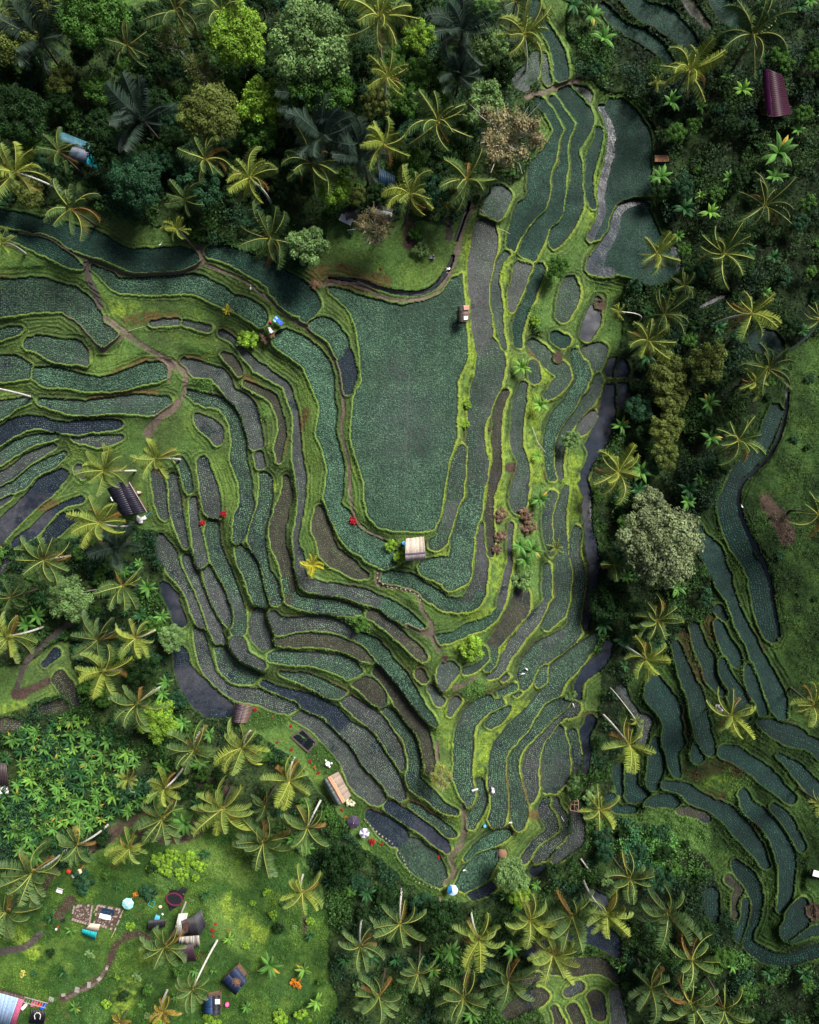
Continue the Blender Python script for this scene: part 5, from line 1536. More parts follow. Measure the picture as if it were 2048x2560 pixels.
# blue roofed house in the jungle
root, O, w3 = hut('blue_roofed_house', 'house with a long slate blue roof in black jungle shade at the left', 'house',
    [((168, 394), (217, 409.6), (182, 366), (224, 378), 20, (.10, .13, .19), m_tin, dict(jit=-.03, vary=.15)),
     ((146, 327), (226, 358.5), (150, 350), (224.5, 377), 28, (.05, .14, .19), m_tin, dict(jit=-.03, vary=.2))], 2.8, .6)
def fn(bm): sheet(bm, [w3((229, 379), 3.1), w3((244, 419), 2.9), w3((217, 409.8), 2.95), w3((219, 394), 3.1)], .04, 4)
bm_obj('tarpaulin', fn, m_cyan, root)
# magenta roof
root, O, w3 = hut('magenta_roofed_house', 'house with a dark magenta ribbed roof near the top right corner', 'house',
    [((1907, 173), (1914, 274), (1921, 173), (1932, 294), 44, (.08, .006, .07), m_tin, dict(jit=-.04, vary=.1)),
     ((1957, 190), (1978, 286), (1921.6, 173), (1932.6, 294), 44, (.03, .003, .018), m_tin, dict(jit=-.04, vary=.1))], 3.0, 1.0)
# grey shed roof behind the feathery tree
root, O, w3 = hut('grey_shed', 'shed with a pale grey sheet roof behind the thin feathery tree', 'shed',
    [((919, 531), (978, 553), (919.5, 515), (981, 532), 22, (.30, .33, .35), m_tin, dict(jit=-.03, vary=.12)),
     ((924, 506), (983, 523), (919.7, 514.5), (981, 531.5), 22, (.04, .038, .035), m_tin, dict(jit=-.03, vary=.2))], 2.4, .4)
# black awning with the white cloth
root, O, w3 = hut('black_awning', 'black roofed shelter below the bright round lime green tree', 'shelter',
    [((858, 519), (897, 509), (866, 552), (898, 537), 12, (.010, .010, .013), m_tin, dict(vary=.3))], 2.4, .1)
p = above(864, 543, 2.2); root = empty('cloth_table', (p.x, p.y, p.z-2.2)); tag(root, 'table covered with a white patterned cloth at the edge of the black shelter', 'table')
root.rotation_euler = (0, 0, -.45)
def fn(bm): box(bm, (0, 0, 1.0), (2.0, 1.1, .08), None, .02)
bm_obj('tabletop', fn, m_cloth, root)
for sx in (-.85, .85):
    for sy in (-.4, .4):
        def fn(bm, sx=sx, sy=sy): box(bm, (sx, sy, .45), (.06, .06, 1.1))
        bm_obj('leg', fn, m_wood, root)
root.scale = (1, 1, 1.3)
# dark blue tarpaulin lean-to
root, O, w3 = hut('blue_lean_to', 'dark blue tarpaulin lean-to under the pale yellow paddle fronded palm', 'shelter',
    [((944, 468), (986, 475), (949, 420), (988, 440), 9, (.008, .035, .07), m_tin, dict(vary=.35))], 2.2, .6)

# dark garden pool
c = gnd(760, 1848); k = [gnd(*q)-c for q in ((729, 1842), (757, 1822), (792, 1856), (771, 1878))]
root = empty('garden_pool', c); tag(root, 'dark rectangular pool with a stone rim in the garden', 'pool')
zt = max(v.z for v in k)+.1; k = [Vector((v.x, v.y, zt)) for v in k]
def fn(bm):
    for i in range(4):
        a, b = k[i], k[(i+1) % 4]; d = (b-a).normalized()
        M = Matrix.Translation((a+b)/2-Vector((0, 0, .2))) @ d.to_track_quat('X', 'Z').to_matrix().to_4x4() @ Matrix.Diagonal(((b-a).length+(.28 if i % 2 else -.28), .3, .62, 1)); bmesh.ops.create_cube(bm, size=1, matrix=M)
bm_obj('rim', fn, mat('dark_stone_rim', (.075, .06, .055), .9, 5, .3, .3), root)
def fn(bm): sheet(bm, [(v*.94)+Vector((0, 0, -.02)) for v in k], .02)
bm_obj('pool_water', fn, m_pool, root)

# round white table and its stools
p = gnd(821, 1906); root = empty('garden_table', p); tag(root, 'round white garden table between the pool and the long gabled pavilion', 'table')
def fn(bm): cyl(bm, (0, 0, .74), .40, .05, 28)
bm_obj('tabletop', fn, m_white, root)
def fn(bm): cyl(bm, (0, 0, .36), .06, .72, 12); cyl(bm, (0, 0, .02), .22, .04, 16)
bm_obj('pedestal', fn, m_white, root)
for (x, y), lb in (((816, 1899), 'white round stool at the upper left of the round garden table'), ((830, 1906), 'white round stool right of the round garden table'), ((825, 1914.5), 'white round stool below the round garden table')):
    p = gnd(x, y); root = empty('stool', p); tag(root, lb, 'stool', 'stools round the garden table')
    def fn(bm): cyl(bm, (0, 0, .42), .17, .06, 18)
    bm_obj('seat', fn, m_white, root)
    def fn(bm): cyl(bm, (0, 0, .2), .05, .4, 10, .12)
    bm_obj('base', fn, m_white, root)

def umbrella(x, y, r, ma, mb_, label, half=False):
    p = above(x, y, 2.3); rad = r*(CH-p.z)/CF; root = empty('parasol', (p.x, p.y, p.z-2.3)); tag(root, label, 'umbrella')
    n_ = 8
    for par, mm in ((0, ma), (1, mb_)):
        def fn(bm):
            for i in range(n_):
                if (not half and i % 2 != par) or (half and (2 <= i % n_ < 5) != bool(par)): continue
                a0, a1 = 2*math.pi*i/n_+.2, 2*math.pi*(i+1)/n_+.2; top = Vector((0, 0, 2.45))
                q = [Vector((rad*math.cos(a), rad*math.sin(a), 1.95)) for a in (a0, a1)]; am = (a0+a1)/2; qm = Vector((rad*.93*math.cos(am), rad*.93*math.sin(am), 2.0))
                vs = [bm.verts.new(v) for v in (top, q[0], qm, q[1])]; us = [bm.verts.new(v-Vector((0, 0, .02))) for v in (top, q[0], qm, q[1])]
                bm.faces.new([vs[0], vs[1], vs[2]]); bm.faces.new([vs[0], vs[2], vs[3]]); bm.faces.new([us[0], us[2], us[1]]); bm.faces.new([us[0], us[3], us[2]])
        bm_obj('canopy', fn, mm, root)
    def fn(bm): cyl(bm, (0, 0, 1.2), .03, 2.5, 8); bmesh.ops.create_icosphere(bm, subdivisions=1, radius=.06, matrix=Matrix.Translation((0, 0, 2.5)))
    bm_obj('pole', fn, m_white, root)
    return root
umbrella(884, 2057, 17, m_dpurple, mat('dark_purple_cloth_two', (.055, .04, .075), .7, 5, .2), 'dark purple garden umbrella below the long gabled pavilion')
umbrella(911, 2085, 13, mat('lilac_cloth', (.20, .16, .32), .7), mat('white_stripe_cloth', (.72, .74, .88), .7), 'smaller lilac and white striped umbrella beside the dark purple one')
umbrella(1132, 2228, 14, mat('pale_blue_cloth', (.50, .66, .88), .7, 4, .08), mat('deep_blue_cloth', (.02, .16, .42), .7, 4, .1), 'half pale and half deep blue umbrella at the southern terrace tip', True)
umbrella(318, 2262, 15, mat('pale_turquoise_cloth', (.38, .70, .72), .7, 4, .08), mat('turquoise_cloth', (.25, .60, .64), .7, 4, .08), 'pale turquoise umbrella in the village meadow')

# stepping stones
def stone_row(pts, n_, label, group, s=.26, m=m_cream):
    P = np.array(pts, float); seg = np.r_[0, np.cumsum(np.hypot(*np.diff(P, axis=0).T))]; proto = None
    for i in range(n_):
        d = seg[-1]*i/(n_-1); x = np.interp(d, seg, P[:, 0])+random.uniform(-1, 1)*6*s; y = np.interp(d, seg, P[:, 1])+random.uniform(-1, 1)*8*s; p = gnd(x, y)
        if proto is None:
            def fn(bm): box(bm, (0, 0, .06), (2*s, 1.6*s, .16), None, .03)
            proto = bm_obj('stepping_stone', fn, m, None); o = proto
        else: o = proto.copy(); COL.objects.link(o)
        o.location = p; o.rotation_euler = (0, 0, random.uniform(0, 3)); o.scale = (random.uniform(.65, 1.25), random.uniform(.65, 1.25), 1); tag(o, label, 'stone', group)
G_ = lambda L: [(624+a*SC, 1400+b*SC) for a, b in L]
stone_row(G_([(620, 1400), (680, 1460), (760, 1520), (820, 1590), (850, 1660), (890, 1730), (1000, 1768)]), 26, 'cream stepping stone of the curved row along the last southern paddy', 'stepping stones along the southern paddy', .14)
stone_row(G_([(310, 1020), (360, 1060), (390, 1100), (410, 1140)]), 8, 'dark stepping stone in the lawn beside the dark pool', 'dark stepping stones in the lawn', .22, mat('dark_slab', (.03, .035, .03), .9, 5, .2))
stone_row(G_([(690, 70), (690, 110), (740, 140), (800, 152), (850, 160), (905, 185), (920, 215)]), 13, 'pale flat stone on the step path below the pale plank roofed hut', 'stones of the path below the hut', .15)
stone_row([(100, 2510), (140, 2496), (180, 2480), (228, 2458), (258, 2440), (268, 2420)], 7, 'grey slab on the curved meadow stair', 'slabs of the meadow stair', .42, m_stone)

# ---- people: one skinned body, clothes as proxies over it
def person(x, y, label, pose, top, legs, hair, rz=0, hat=None, s=1.0):
    p = gnd(x, y); root = empty('person', p, rz); tag(root, label, 'person'); root.scale = (s, s, s)
    if pose == 'crouch':
        J = dict(pel=(0, 0, .38), che=(0, .28, .66), nek=(0, .42, .80), hed=(0, .50, .92), shl=(-.19, .33, .72), shr=(.19, .33, .72), ell=(-.24, .50, .50), elr=(.24, .50, .50), hal=(-.12, .66, .36), har=(.12, .66, .36),
                 hil=(-.10, 0, .36), hir=(.10, 0, .36), knl=(-.16, .36, .46), knr=(.16, .36, .46), anl=(-.15, .06, .09), anr=(.15, .06, .09), tol=(-.15, .24, .04), tor=(.15, .24, .04))
    elif pose == 'sit':
        J = dict(pel=(0, 0, .16), che=(0, -.10, .48), nek=(0, -.10, .66), hed=(0, -.06, .82), shl=(-.20, -.10, .58), shr=(.20, -.10, .58), ell=(-.38, -.22, .38), elr=(.34, .10, .40), hal=(-.48, -.36, .10), har=(.28, .34, .36),
                 hil=(-.10, 0, .15), hir=(.10, 0, .15), knl=(-.20, .42, .36), knr=(.16, .46, .20), anl=(-.24, .74, .10), anr=(.20, .84, .08), tol=(-.26, .82, .18), tor=(.22, .92, .17))
    else:
        J = dict(pel=(0, 0, .95), che=(0, .10, 1.28), nek=(0, .14, 1.47), hed=(0, .19, 1.60), shl=(-.20, .11, 1.40), shr=(.20, .11, 1.40), ell=(-.30, .20, 1.14), elr=(.30, .24, 1.16), hal=(-.28, .42, 1.0), har=(.24, .48, 1.04),
                 hil=(-.10, 0, .92), hir=(.10, 0, .92), knl=(-.13, .10, .50), knr=(.13, -.02, .50), anl=(-.13, .05, .09), anr=(.13, -.12, .09), tol=(-.13, .22, .04), tor=(.13, .06, .04))
    J = {k_: Vector(v_) for k_, v_ in J.items()}
    rad = dict(pel=.15, che=.16, nek=.06, hed=.10, shl=.07, shr=.07, ell=.045, elr=.045, hal=.032, har=.032, hil=.10, hir=.10, knl=.065, knr=.065, anl=.042, anr=.042, tol=.035, tor=.035)
    E_ = [('pel', 'che'), ('che', 'nek'), ('nek', 'hed'), ('che', 'shl'), ('che', 'shr'), ('shl', 'ell'), ('shr', 'elr'), ('ell', 'hal'), ('elr', 'har'), ('pel', 'hil'), ('pel', 'hir'), ('hil', 'knl'), ('hir', 'knr'), ('knl', 'anl'), ('knr', 'anr'), ('anl', 'tol'), ('anr', 'tor')]
    for sd_ in 'lr':
        w0 = J['ha'+sd_]; d = (w0-J['el'+sd_]).normalized(); sx = d.cross(Vector((0, 0, 1))).normalized(); pk = 'pa'+sd_; J[pk] = w0+d*.06; rad[pk] = .03; E_.append(('ha'+sd_, pk))
        for f_ in range(4):
            ln = (.07, .082, .08, .062)[f_]; b = J[pk]+sx*(f_-1.5)*.021+d*.02; m1_ = b+d*ln*.55; m2_ = m1_+d*ln*.35-Vector((0, 0, .02))
            for nme, q in (('b', b), ('m', m1_), ('t', m2_)): J[f'{nme}{f_}{sd_}'] = q; rad[f'{nme}{f_}{sd_}'] = .0095
            E_ += [(pk, f'b{f_}{sd_}'), (f'b{f_}{sd_}', f'm{f_}{sd_}'), (f'm{f_}{sd_}', f't{f_}{sd_}')]
        sgn = 1 if sd_ == 'l' else -1; J['th'+sd_] = w0+d*.03+sx*.045*sgn; J['tt'+sd_] = J['th'+sd_]+d*.035+sx*.012*sgn; rad['th'+sd_] = .011; rad['tt'+sd_] = .009; E_ += [('ha'+sd_, 'th'+sd_), ('th'+sd_, 'tt'+sd_)]
    def grow(keys, infl, name, m, par):
        ks = [k_ for k_ in J if k_ in keys]; me = bpy.data.meshes.new(name); me.from_pydata([J[k_] for k_ in ks], [(ks.index(a), ks.index(b)) for a, b in E_ if a in ks and b in ks], [])
        o = bpy.data.objects.new(name, me); COL.objects.link(o); md_ = o.modifiers.new('s', 'SKIN')
        for i, k_ in enumerate(ks): r_ = rad[k_]*infl; o.data.skin_vertices[0].data[i].radius = (r_, r_)
        o.data.skin_vertices[0].data[0].use_root = True; sb = o.modifiers.new('b', 'SUBSURF'); sb.levels = 1; sb.render_levels = 1
        dg = bpy.context.evaluated_depsgraph_get(); m2 = bpy.data.meshes.new_from_object(o.evaluated_get(dg)); bpy.data.objects.remove(o)
        m2.materials.clear(); m2.materials.append(m); m2.polygons.foreach_set('use_smooth', [True]*len(m2.polygons)); return link(name, m2, par)
    grow(set(J), 1.0, 'body', m_skin, root)
    grow({'pel', 'che', 'shl', 'shr', 'ell', 'elr'}, 1.22, 'shirt', top, root)
    grow({'pel', 'hil', 'hir', 'knl', 'knr', 'anl', 'anr'}, 1.18, 'trousers', legs, root)
    hd = J['hed']
    def fn(bm):
        bmesh.ops.create_uvsphere(bm, u_segments=14, v_segments=9, radius=.122, matrix=Matrix.Translation(hd+Vector((0, -.02, .045))) @ Matrix.Diagonal((.88, 1.02, .9, 1)))
    bm_obj('hair', fn, hair, root, smooth=True)
    def fn(bm):
        bmesh.ops.create_icosphere(bm, subdivisions=1, radius=.018, matrix=Matrix.Translation(hd+Vector((0, .112, -.01))))
        for q in (-.036, .036): bmesh.ops.create_icosphere(bm, subdivisions=1, radius=.011, matrix=Matrix.Translation(hd+Vector((q, .1, .02))))
        for q in (-.1, .1): bmesh.ops.create_icosphere(bm, subdivisions=1, radius=.022, matrix=Matrix.Translation(hd+Vector((q, 0, 0))) @ Matrix.Diagonal((.5, 1, 1.3, 1)))
        box(bm, hd+Vector((0, .104, -.045)), (.045, .012, .01))
    bm_obj('face', fn, m_skin, root)
    if hat:
        def fn(bm): cyl(bm, hd+Vector((0, 0, .13)), hat[1], .16, 24, .03); cyl(bm, hd+Vector((0, 0, .055)), hat[1], .015, 24)
        bm_obj('hat', fn, hat[0], root)
    return root
person(212, 2165, 'person in orange clothes with a round straw hat bending over the path edge', 'stoop', m_orange, m_orange, m_hair, 2.4, (m_straw, .42))
person(194, 2177, 'person in pale clothes with a white hat between the red and the orange clad people', 'crouch', m_greyc, m_dark, m_hair, 2.6, (m_white, .3))
person(174, 2178, 'person in a red shirt crouching left of the person with the white hat', 'crouch', m_redc, m_redc, m_hair, -.6, (m_redc, .36))
person(1083, 645, 'person in pale grey sitting on the grassy hill corner above the canal bend', 'sit', m_greyc, m_greyc, m_hair, 1.4)
person(1231, 1968, 'person in white and lilac standing between the lower right paddies with a pole', 'stoop', m_lilac, m_cloth, m_hair, 3.0, (m_white, .26))
person(1127, 2213, 'person in white standing just above the blue umbrella at the southern tip', 'stoop', m_cloth, m_cloth, m_hair, 2.9)

# small things around the fields
def simple(name, label, cat, px, py, fn, m, rz=0, group=None, smooth=False, dz=0):
    p = gnd(px, py); p.z += dz; return tag(bm_obj(name, fn, m, None, p, rz, smooth), label, cat, group)
def thing(name, label, cat, px, py, rz, parts, group=None):
    root = empty(name, gnd(px, py), rz); tag(root, label, cat, group)
    for nm, fn, m in parts: bm_obj(nm, fn, m, root)
    return root
def f1(bm): box(bm, (0, 0, .45), (1.1, .32, .05), None, .01)
def f2(bm):
    for q in (-.45, .45): box(bm, (q, 0, .22), (.06, .28, .45))
thing('bench', 'narrow grey bench on the small bund of the lower right paddies', 'bench', 1187, 1972, .3, [('seat', f1, m_greyc), ('legs', f2, m_wood)])
thing('bench', 'dark bench at the head of the oval pond paddy at the southern tip', 'bench', 1243, 2134, 1.4, [('seat', f1, m_dark), ('legs', f2, m_wood)])
def f1(bm): cyl(bm, (0, 0, .2), .2, .4, 18, .26)
def f2(bm): cyl(bm, (0, 0, .36), .17, .04, 16)
thing('bucket', 'blue bucket at the foot of the rounded lower right paddy', 'bucket', 1212, 2063, 0, [('pail', f1, m_lblue), ('water', f2, m_dblue)])
def bird(bm):
    bmesh.ops.create_icosphere(bm, subdivisions=2, radius=.17, matrix=Matrix.Translation((0, 0, .42)) @ Matrix.Diagonal((1.7, .75, .7, 1)))
    bar(bm, (.2, 0, .45), (.36, 0, .72), .05); bmesh.ops.create_icosphere(bm, subdivisions=1, radius=.06, matrix=Matrix.Translation((.38, 0, .75))); bar(bm, (.4, 0, .75), (.54, 0, .72), .02)
    bar(bm, (-.02, .05, .0), (0, .05, .35), .02); bar(bm, (-.02, -.05, 0), (0, -.05, .35), .02)
BL = {(1432, 1760): 'white egret on the terrace tip beside the lower stream', (1160, 2173): 'white egret on the rim of the oval pond paddy', (1276, 2054): 'white egret at the end of the yellow rimmed paddy', (1307, 1683): 'white egret in the small looped paddy of the right slope, lower one', (1316, 1672): 'white egret in the small looped paddy of the right slope, upper one', (628, 723): 'white egret on the pink path north of the round mound', (403, 614): 'white egret at the edge of the upper left teal paddy', (1853, 1267): 'white egret beside the canal right of the curved channel'}
for (x, y), lb in BL.items(): simple('egret', lb, 'bird', x, y, bird, m_white, random.uniform(0, 6), 'egrets on the terraces', True)
# leaning bare poles and fallen trunks
def pole(a, b, ha, hb, r, label, m=m_bamboo, name='bamboo_pole'):
    A_, B_ = gnd(*a)+Vector((0, 0, ha)), gnd(*b)+Vector((0, 0, hb)); mid = (A_+B_)/2+Vector((0, 0, .2))
    v, f = tube([np.array(A_-A_), np.array(mid-A_), np.array(B_-A_)], [r, r*.9, r*.7], 7); tag(link(name, mesh_np(name, v, f, None, m, True), None, A_), label, 'pole')
pole((320, 829), (365, 818), .1, .5, .05, 'thin pale bamboo pole beside the stair crossing of the left terraces')
pole((1330, 1068), (1345, 1112), .1, .6, .06, 'bare pale stem lying on the right terrace bank, upper piece', m_pale, 'dead_stem')
pole((1342, 1104), (1362, 1133), .1, .9, .05, 'bare pale stem lying on the right terrace bank, lower piece', m_pale, 'dead_stem')
pole((1199, 524), (1217, 548), .2, 1.2, .05, 'pale stake at the head of the purple right paddies')
pole((1247, 573), (1274, 590), .2, .9, .05, 'pale forked stick on the bund below the head of the purple paddies')
pole((1403, 2041), (1409, 2050), .1, .7, .05, 'short white stake on the bund beside the bamboo frame', m_white, 'stake')
pole((476, 2236), (437, 2326), 2.6, .3, .17, 'fallen pale trunk lying over the broken roofs of the village', m_pale, 'fallen_trunk')
pole((213, 1479), (252, 1471), .4, .8, .12, 'pale fallen log left of the palm at the edge of the left terraces', m_pale, 'fallen_trunk')
pole((1451, 2144), (1476, 2178), .4, .3, .15, 'pale brown log below the lower stream terraces', m_pale, 'fallen_trunk')
# log bench right of the large oval pond
def f1(bm):
    for q in range(5): cyl(bm, (0, 0, 0), .1, 2.3, 8); bmesh.ops.translate(bm, verts=bm.verts[-16:], vec=(.22*q-.44, 0, 0))
root = empty('log_rack', gnd(1652, 400), 0); tag(root, 'orange brown log platform at the right edge of the upper oval pond paddy', 'platform')
o = bm_obj('logs', f1, mat('fresh_timber', (.42, .22, .13), .8, 6, .25, .2), root); o.rotation_euler = (R(90), 0, R(90)); o.location = (0, 0, .5)
def f2(bm):
    for x in (-1, 1):
        for y in (-.35, .35): cyl(bm, (x, y, .15), .06, .7, 8)
bm_obj('legs', f2, m_wood, root)
# bamboo frame beside the mint bush
c = gnd(1431, 2003); k = [(gnd(*q)-c) for q in ((1420.6, 1992), (1441, 1993.6), (1440, 2018), (1420.6, 2014))]
root = empty('hut_skeleton', c); tag(root, 'open reddish bamboo frame of a hut beside the lower stream', 'hut frame')
def f1(bm):
    for i in range(4): bar(bm, (k[i].x, k[i].y, 1.9), (k[(i+1) % 4].x, k[(i+1) % 4].y, 1.9), .09)
    bar(bm, ((k[0].x+k[1].x)/2, (k[0].y+k[1].y)/2, 1.94), ((k[2].x+k[3].x)/2, (k[2].y+k[3].y)/2, 1.94), .06); bar(bm, (k[0].x, k[0].y-.6, 1.9), (k[1].x, k[1].y-.6, 1.9), .06)
bm_obj('beams', f1, mat('reddish_bamboo', (.36, .20, .16), .7, 5, .2), root)
for v_ in k:
    def f2(bm, v_=v_): bar(bm, (v_.x, v_.y, v_.z-.3), (v_.x, v_.y, 2.05), .1)
    bm_obj('post', f2, m_bamboo, root)
# mound with the blue canopy
root = empty('blue_canopy', gnd(696, 804)); tag(root, 'bright blue tarpaulin canopy with turquoise ends on the round mound', 'canopy'); O = root.location.copy()
def f1(bm): sheet(bm, [above(686, 796, 1.4)-O, above(692, 791, 1.4)-O, above(708, 808, 1.4)-O, above(703, 814, 1.4)-O], .03, 3)
bm_obj('canopy_sheet', f1, m_blue, root)
for q in (((687, 793), (691, 790), (696, 795), (692, 799)), ((682, 800), (685, 798), (691, 803), (688, 806))):
    def f2(bm, q=q): sheet(bm, [above(a, b, 1.3)-O for a, b in q], .03, 2)
    bm_obj('side_flap', f2, mat('turquoise_flap', (.18, .55, .62), .6), root)
for q in ((688, 797), (706, 810)):
    def f3(bm, q=q): v_ = gnd(*q)-O; bar(bm, v_, v_+Vector((0, 0, 1.45)), .06)
    bm_obj('post', f3, m_bamboo, root)
def f1(bm):
    q = [(670, 818), (676, 818), (681, 826), (686, 827), (685, 832), (678, 833), (673, 834), (673, 827)]; O2 = gnd(677, 826)
    top = [bm.verts.new(above(a, b, .75)-O2) for a, b in q]; bot = [bm.verts.new(v.co-Vector((0, 0, .06))) for v in top]; bm.faces.new(top); bm.faces.new(bot[::-1])
    for i in range(8): bm.faces.new([top[i], bot[i], bot[(i+1) % 8], top[(i+1) % 8]])
def f2(bm):
    for x, y in ((-.3, .3), (.3, 0), (-.1, -.3)): box(bm, (x, y, .3), (.08, .08, .7))
thing('offering_table', 'white forked shape cloth table on the round mound', 'table', 677, 826, 0, [('cloth', f1, m_cloth), ('legs', f2, m_wood)])
def f1(bm): bmesh.ops.create_icosphere(bm, subdivisions=2, radius=.26, matrix=Matrix.Translation((0, 0, .24)))
simple('magenta_ball', 'round magenta sack at the left end of the bright blue canopy', 'sack', 676.5, 806.6, f1, m_mag, smooth=True)
def brush(bm):
    g = random.Random(4)
    for _ in range(160):
        a = g.uniform(0, 6.28); r_ = g.uniform(.2, 1.1); bar(bm, (g.uniform(-.3, .3), g.uniform(-.3, .3), g.uniform(.1, .5)), (r_*math.cos(a), r_*math.sin(a), g.uniform(.05, .35)), .03)
simple('brush_pile', 'heap of dry reddish twigs below the white cloth on the mound', 'twigs', 680, 838, brush, mat('dry_red_twig', (.36, .16, .09), .9)).scale = (.5, .5, .6)
simple('brush_pile', 'round heap of brown dry brush at the corner of the canal path', 'brush', 789, 711, brush, mat('dry_brown_twig', (.27, .17, .10), .9)).scale = (1.1, .9, 1)
simple('palm_debris', 'bundle of pale fallen fronds in the upper meadow', 'fronds', 390, 2161, brush, mat('pale_dead_frond', (.52, .42, .36), .9), .6).scale = (1.5, .5, .6)
# village ---------------------------------------------------------
def ruin(cs, label, seed, posts=True):
    c = gnd(sum(q[0] for q in cs)/4, sum(q[1] for q in cs)/4); root = empty('brick_floor', c); tag(root, label, 'ruin'); k = [gnd(*q)-c for q in cs]; zt = max(v.z for v in k)+.12; k = [Vector((v.x, v.y, zt)) for v in k]
    def f1(bm): sheet(bm, [v-Vector((0, 0, .3)) for v in k], .3, 1)
    bm_obj('floor', f1, mat('earth_floor', (.075, .05, .04), .95, 4, .5, .5), root)
    g = random.Random(seed)
    def f2(bm):
        for i in range(4):
            a, b = k[i], k[(i+1) % 4]; n_ = int((b-a).length/.42)
            for j in range(n_):
                if g.random() < .3: continue
                t_ = (j+.5)/n_; box(bm, a+(b-a)*t_+Vector((0, 0, .14)), (.36, .24, .3), Matrix.Rotation(math.atan2((b-a).y, (b-a).x)+g.uniform(-.15, .15), 3, 'Z'))
        for _ in range(34):
            u, v = g.uniform(.1, .9), g.uniform(.1, .9); q = k[0]*(1-u)*(1-v)+k[1]*u*(1-v)+k[2]*u*v+k[3]*(1-u)*v
            box(bm, q+Vector((0, 0, .05)), (g.uniform(.1, .35), g.uniform(.1, .25), .15), Matrix.Rotation(g.uniform(0, 3), 3, 'Z'))
    bm_obj('bricks', f2, mat('pale_brick', (.30, .24, .22), .9, 7, .5, .4), root)
    if posts:
        for q in k:
            def f3(bm, q=q): bar(bm, q, q+Vector((.2, -.1, 2.2)), .09)
            bm_obj('post', f3, m_bamboo, root)
    return root
ruin([(189, 2261), (235, 2259), (227, 2307), (181, 2296)], 'left roofless brick floor with rubble in the village', 3, False)
ruin([(247.5, 2260), (310, 2273), (290, 2322), (237, 2307)], 'right roofless brick floor with corner poles in the village', 5)
def f1(bm): sheet(bm, [(-1.1, -.35, .8), (1.0, -.45, .75), (.9, .4, .8), (-.9, .5, .85)], .03, 5)
def f2(bm):
    for x in (-.8, .8):
        for y in (-.25, .25): box(bm, (x, y, .4), (.06, .06, .8))
thing('covered_table', 'table under a crumpled white sheet on the right brick floor', 'table', 268, 2286, -.15, [('sheet', f1, m_cloth), ('legs', f2, m_wood)])
def f1(bm): sheet(bm, [(-1.1, -.5, .55), (1.2, -.4, .5), (1.1, .5, .6), (-.9, .6, .5)], .03, 5)
def f2(bm): box(bm, (0, 0, .27), (1.9, .9, .5), None, .03)
thing('covered_bench', 'low stack under a dark blue sheet above the white covered table', 'stack', 272, 2275, -.2, [('sheet', f1, m_dblue), ('crate', f2, m_wood)])
root, O, w3 = hut('turquoise_lean_to', 'small shelter roofed half with turquoise and half with cream sheets', 'shelter',
    [((205, 2322), (242, 2331), (204, 2321), (243, 2330), 2, (.3, .3, .3), m_tin, dict(he=2.3, hr=2.32)),
     ((204, 2334), (238, 2350), (206, 2321.5), (243, 2330), 12, (.015, .36, .38), m_tin, dict(jit=-.03, vary=.1, he=1.9, hr=2.33)),
     ((227, 2308), (251, 2310.5), (212, 2323), (245, 2330), 12, (.60, .53, .42), m_tin, dict(jit=-.03, vary=.08, he=2.6, hr=2.34))], 1.9, .4)
def f1(bm): sheet(bm, [(-.55, -.45, .35), (.55, -.45, .35), (.5, .1, .38), (-.5, .1, .38)], .05)
def f2(bm): sheet(bm, [(-.5, .12, .4), (.5, .12, .4), (.6, .6, .85), (-.4, .6, .85)], .05)
def f3(bm):
    for x in (-.45, .45):
        for y in (-.4, .1): box(bm, (x, y, .17), (.05, .05, .36))
thing('sun_lounger', 'white reclining seat on the grass below the crouching people', 'lounger', 152, 2223, -.3, [('seat', f1, m_white), ('backrest', f2, m_white), ('legs', f3, m_white)])
def f1(bm):
    for i in range(28):
        a0, a1 = 2*math.pi*i/28, 2*math.pi*(i+1)/28
        bar(bm, (1.35*math.cos(a0), 1.0*math.sin(a0), .62), (1.35*math.cos(a1), 1.0*math.sin(a1), .62), .22)
def f2(bm): bmesh.ops.create_circle(bm, cap_ends=True, segments=28, radius=1, matrix=Matrix.Translation((0, 0, .5)) @ Matrix.Diagonal((1.3, .95, 1, 1)))
def f3(bm): cyl(bm, (0, 0, .2), 1.45, .8, 28, 1.35)
def f4(bm):
    for x, y in ((-.5, .1), (.1, -.25), (.5, .1), (0, .05)): bmesh.ops.create_circle(bm, cap_ends=True, segments=9, radius=.2, matrix=Matrix.Translation((x, y, .512)) @ Matrix.Diagonal((1.2, .7, 1, 1)))
thing('lily_basin', 'round black basin with a maroon rim in the village meadow', 'basin', 439, 2243, -.25, [('rim', f1, m_mar), ('basin_water', f2, m_pool), ('basin_wall', f3, m_black), ('lily_pads', f4, mat('lily_leaf', (.30, .27, .10), .6))])
def f1(bm): sheet(bm, [(-1.2, -.4, .08), (.9, -.6, .1), (1.5, .4, .08), (-.6, .9, .1)], .03, 4)
simple('black_sheet', 'black plastic sheet behind the round black basin', 'sheet', 449, 2226, f1, m_black)
simple('black_sheet', 'black plastic sheet below the round black basin', 'sheet', 435, 2262, f1, m_black, .7)
def f1(bm):
    q = [(-.5, -.4), (.5, -.5), (.45, .5), (-.4, .45)]
    for z in (.45,):
        for i in range(4): bar(bm, (*q[i], z), (*q[(i+1) % 4], z), .05)
def f2(bm):
    for x, y in ((-.5, -.4), (.5, -.5), (.45, .5), (-.4, .45)): bar(bm, (x, y, 0), (x, y, .48), .05)
thing('garden_trestle', 'open square turquoise frame left of the round black basin', 'frame', 381, 2256, -.4, [('top_frame', f1, m_turq), ('legs', f2, m_turq)])
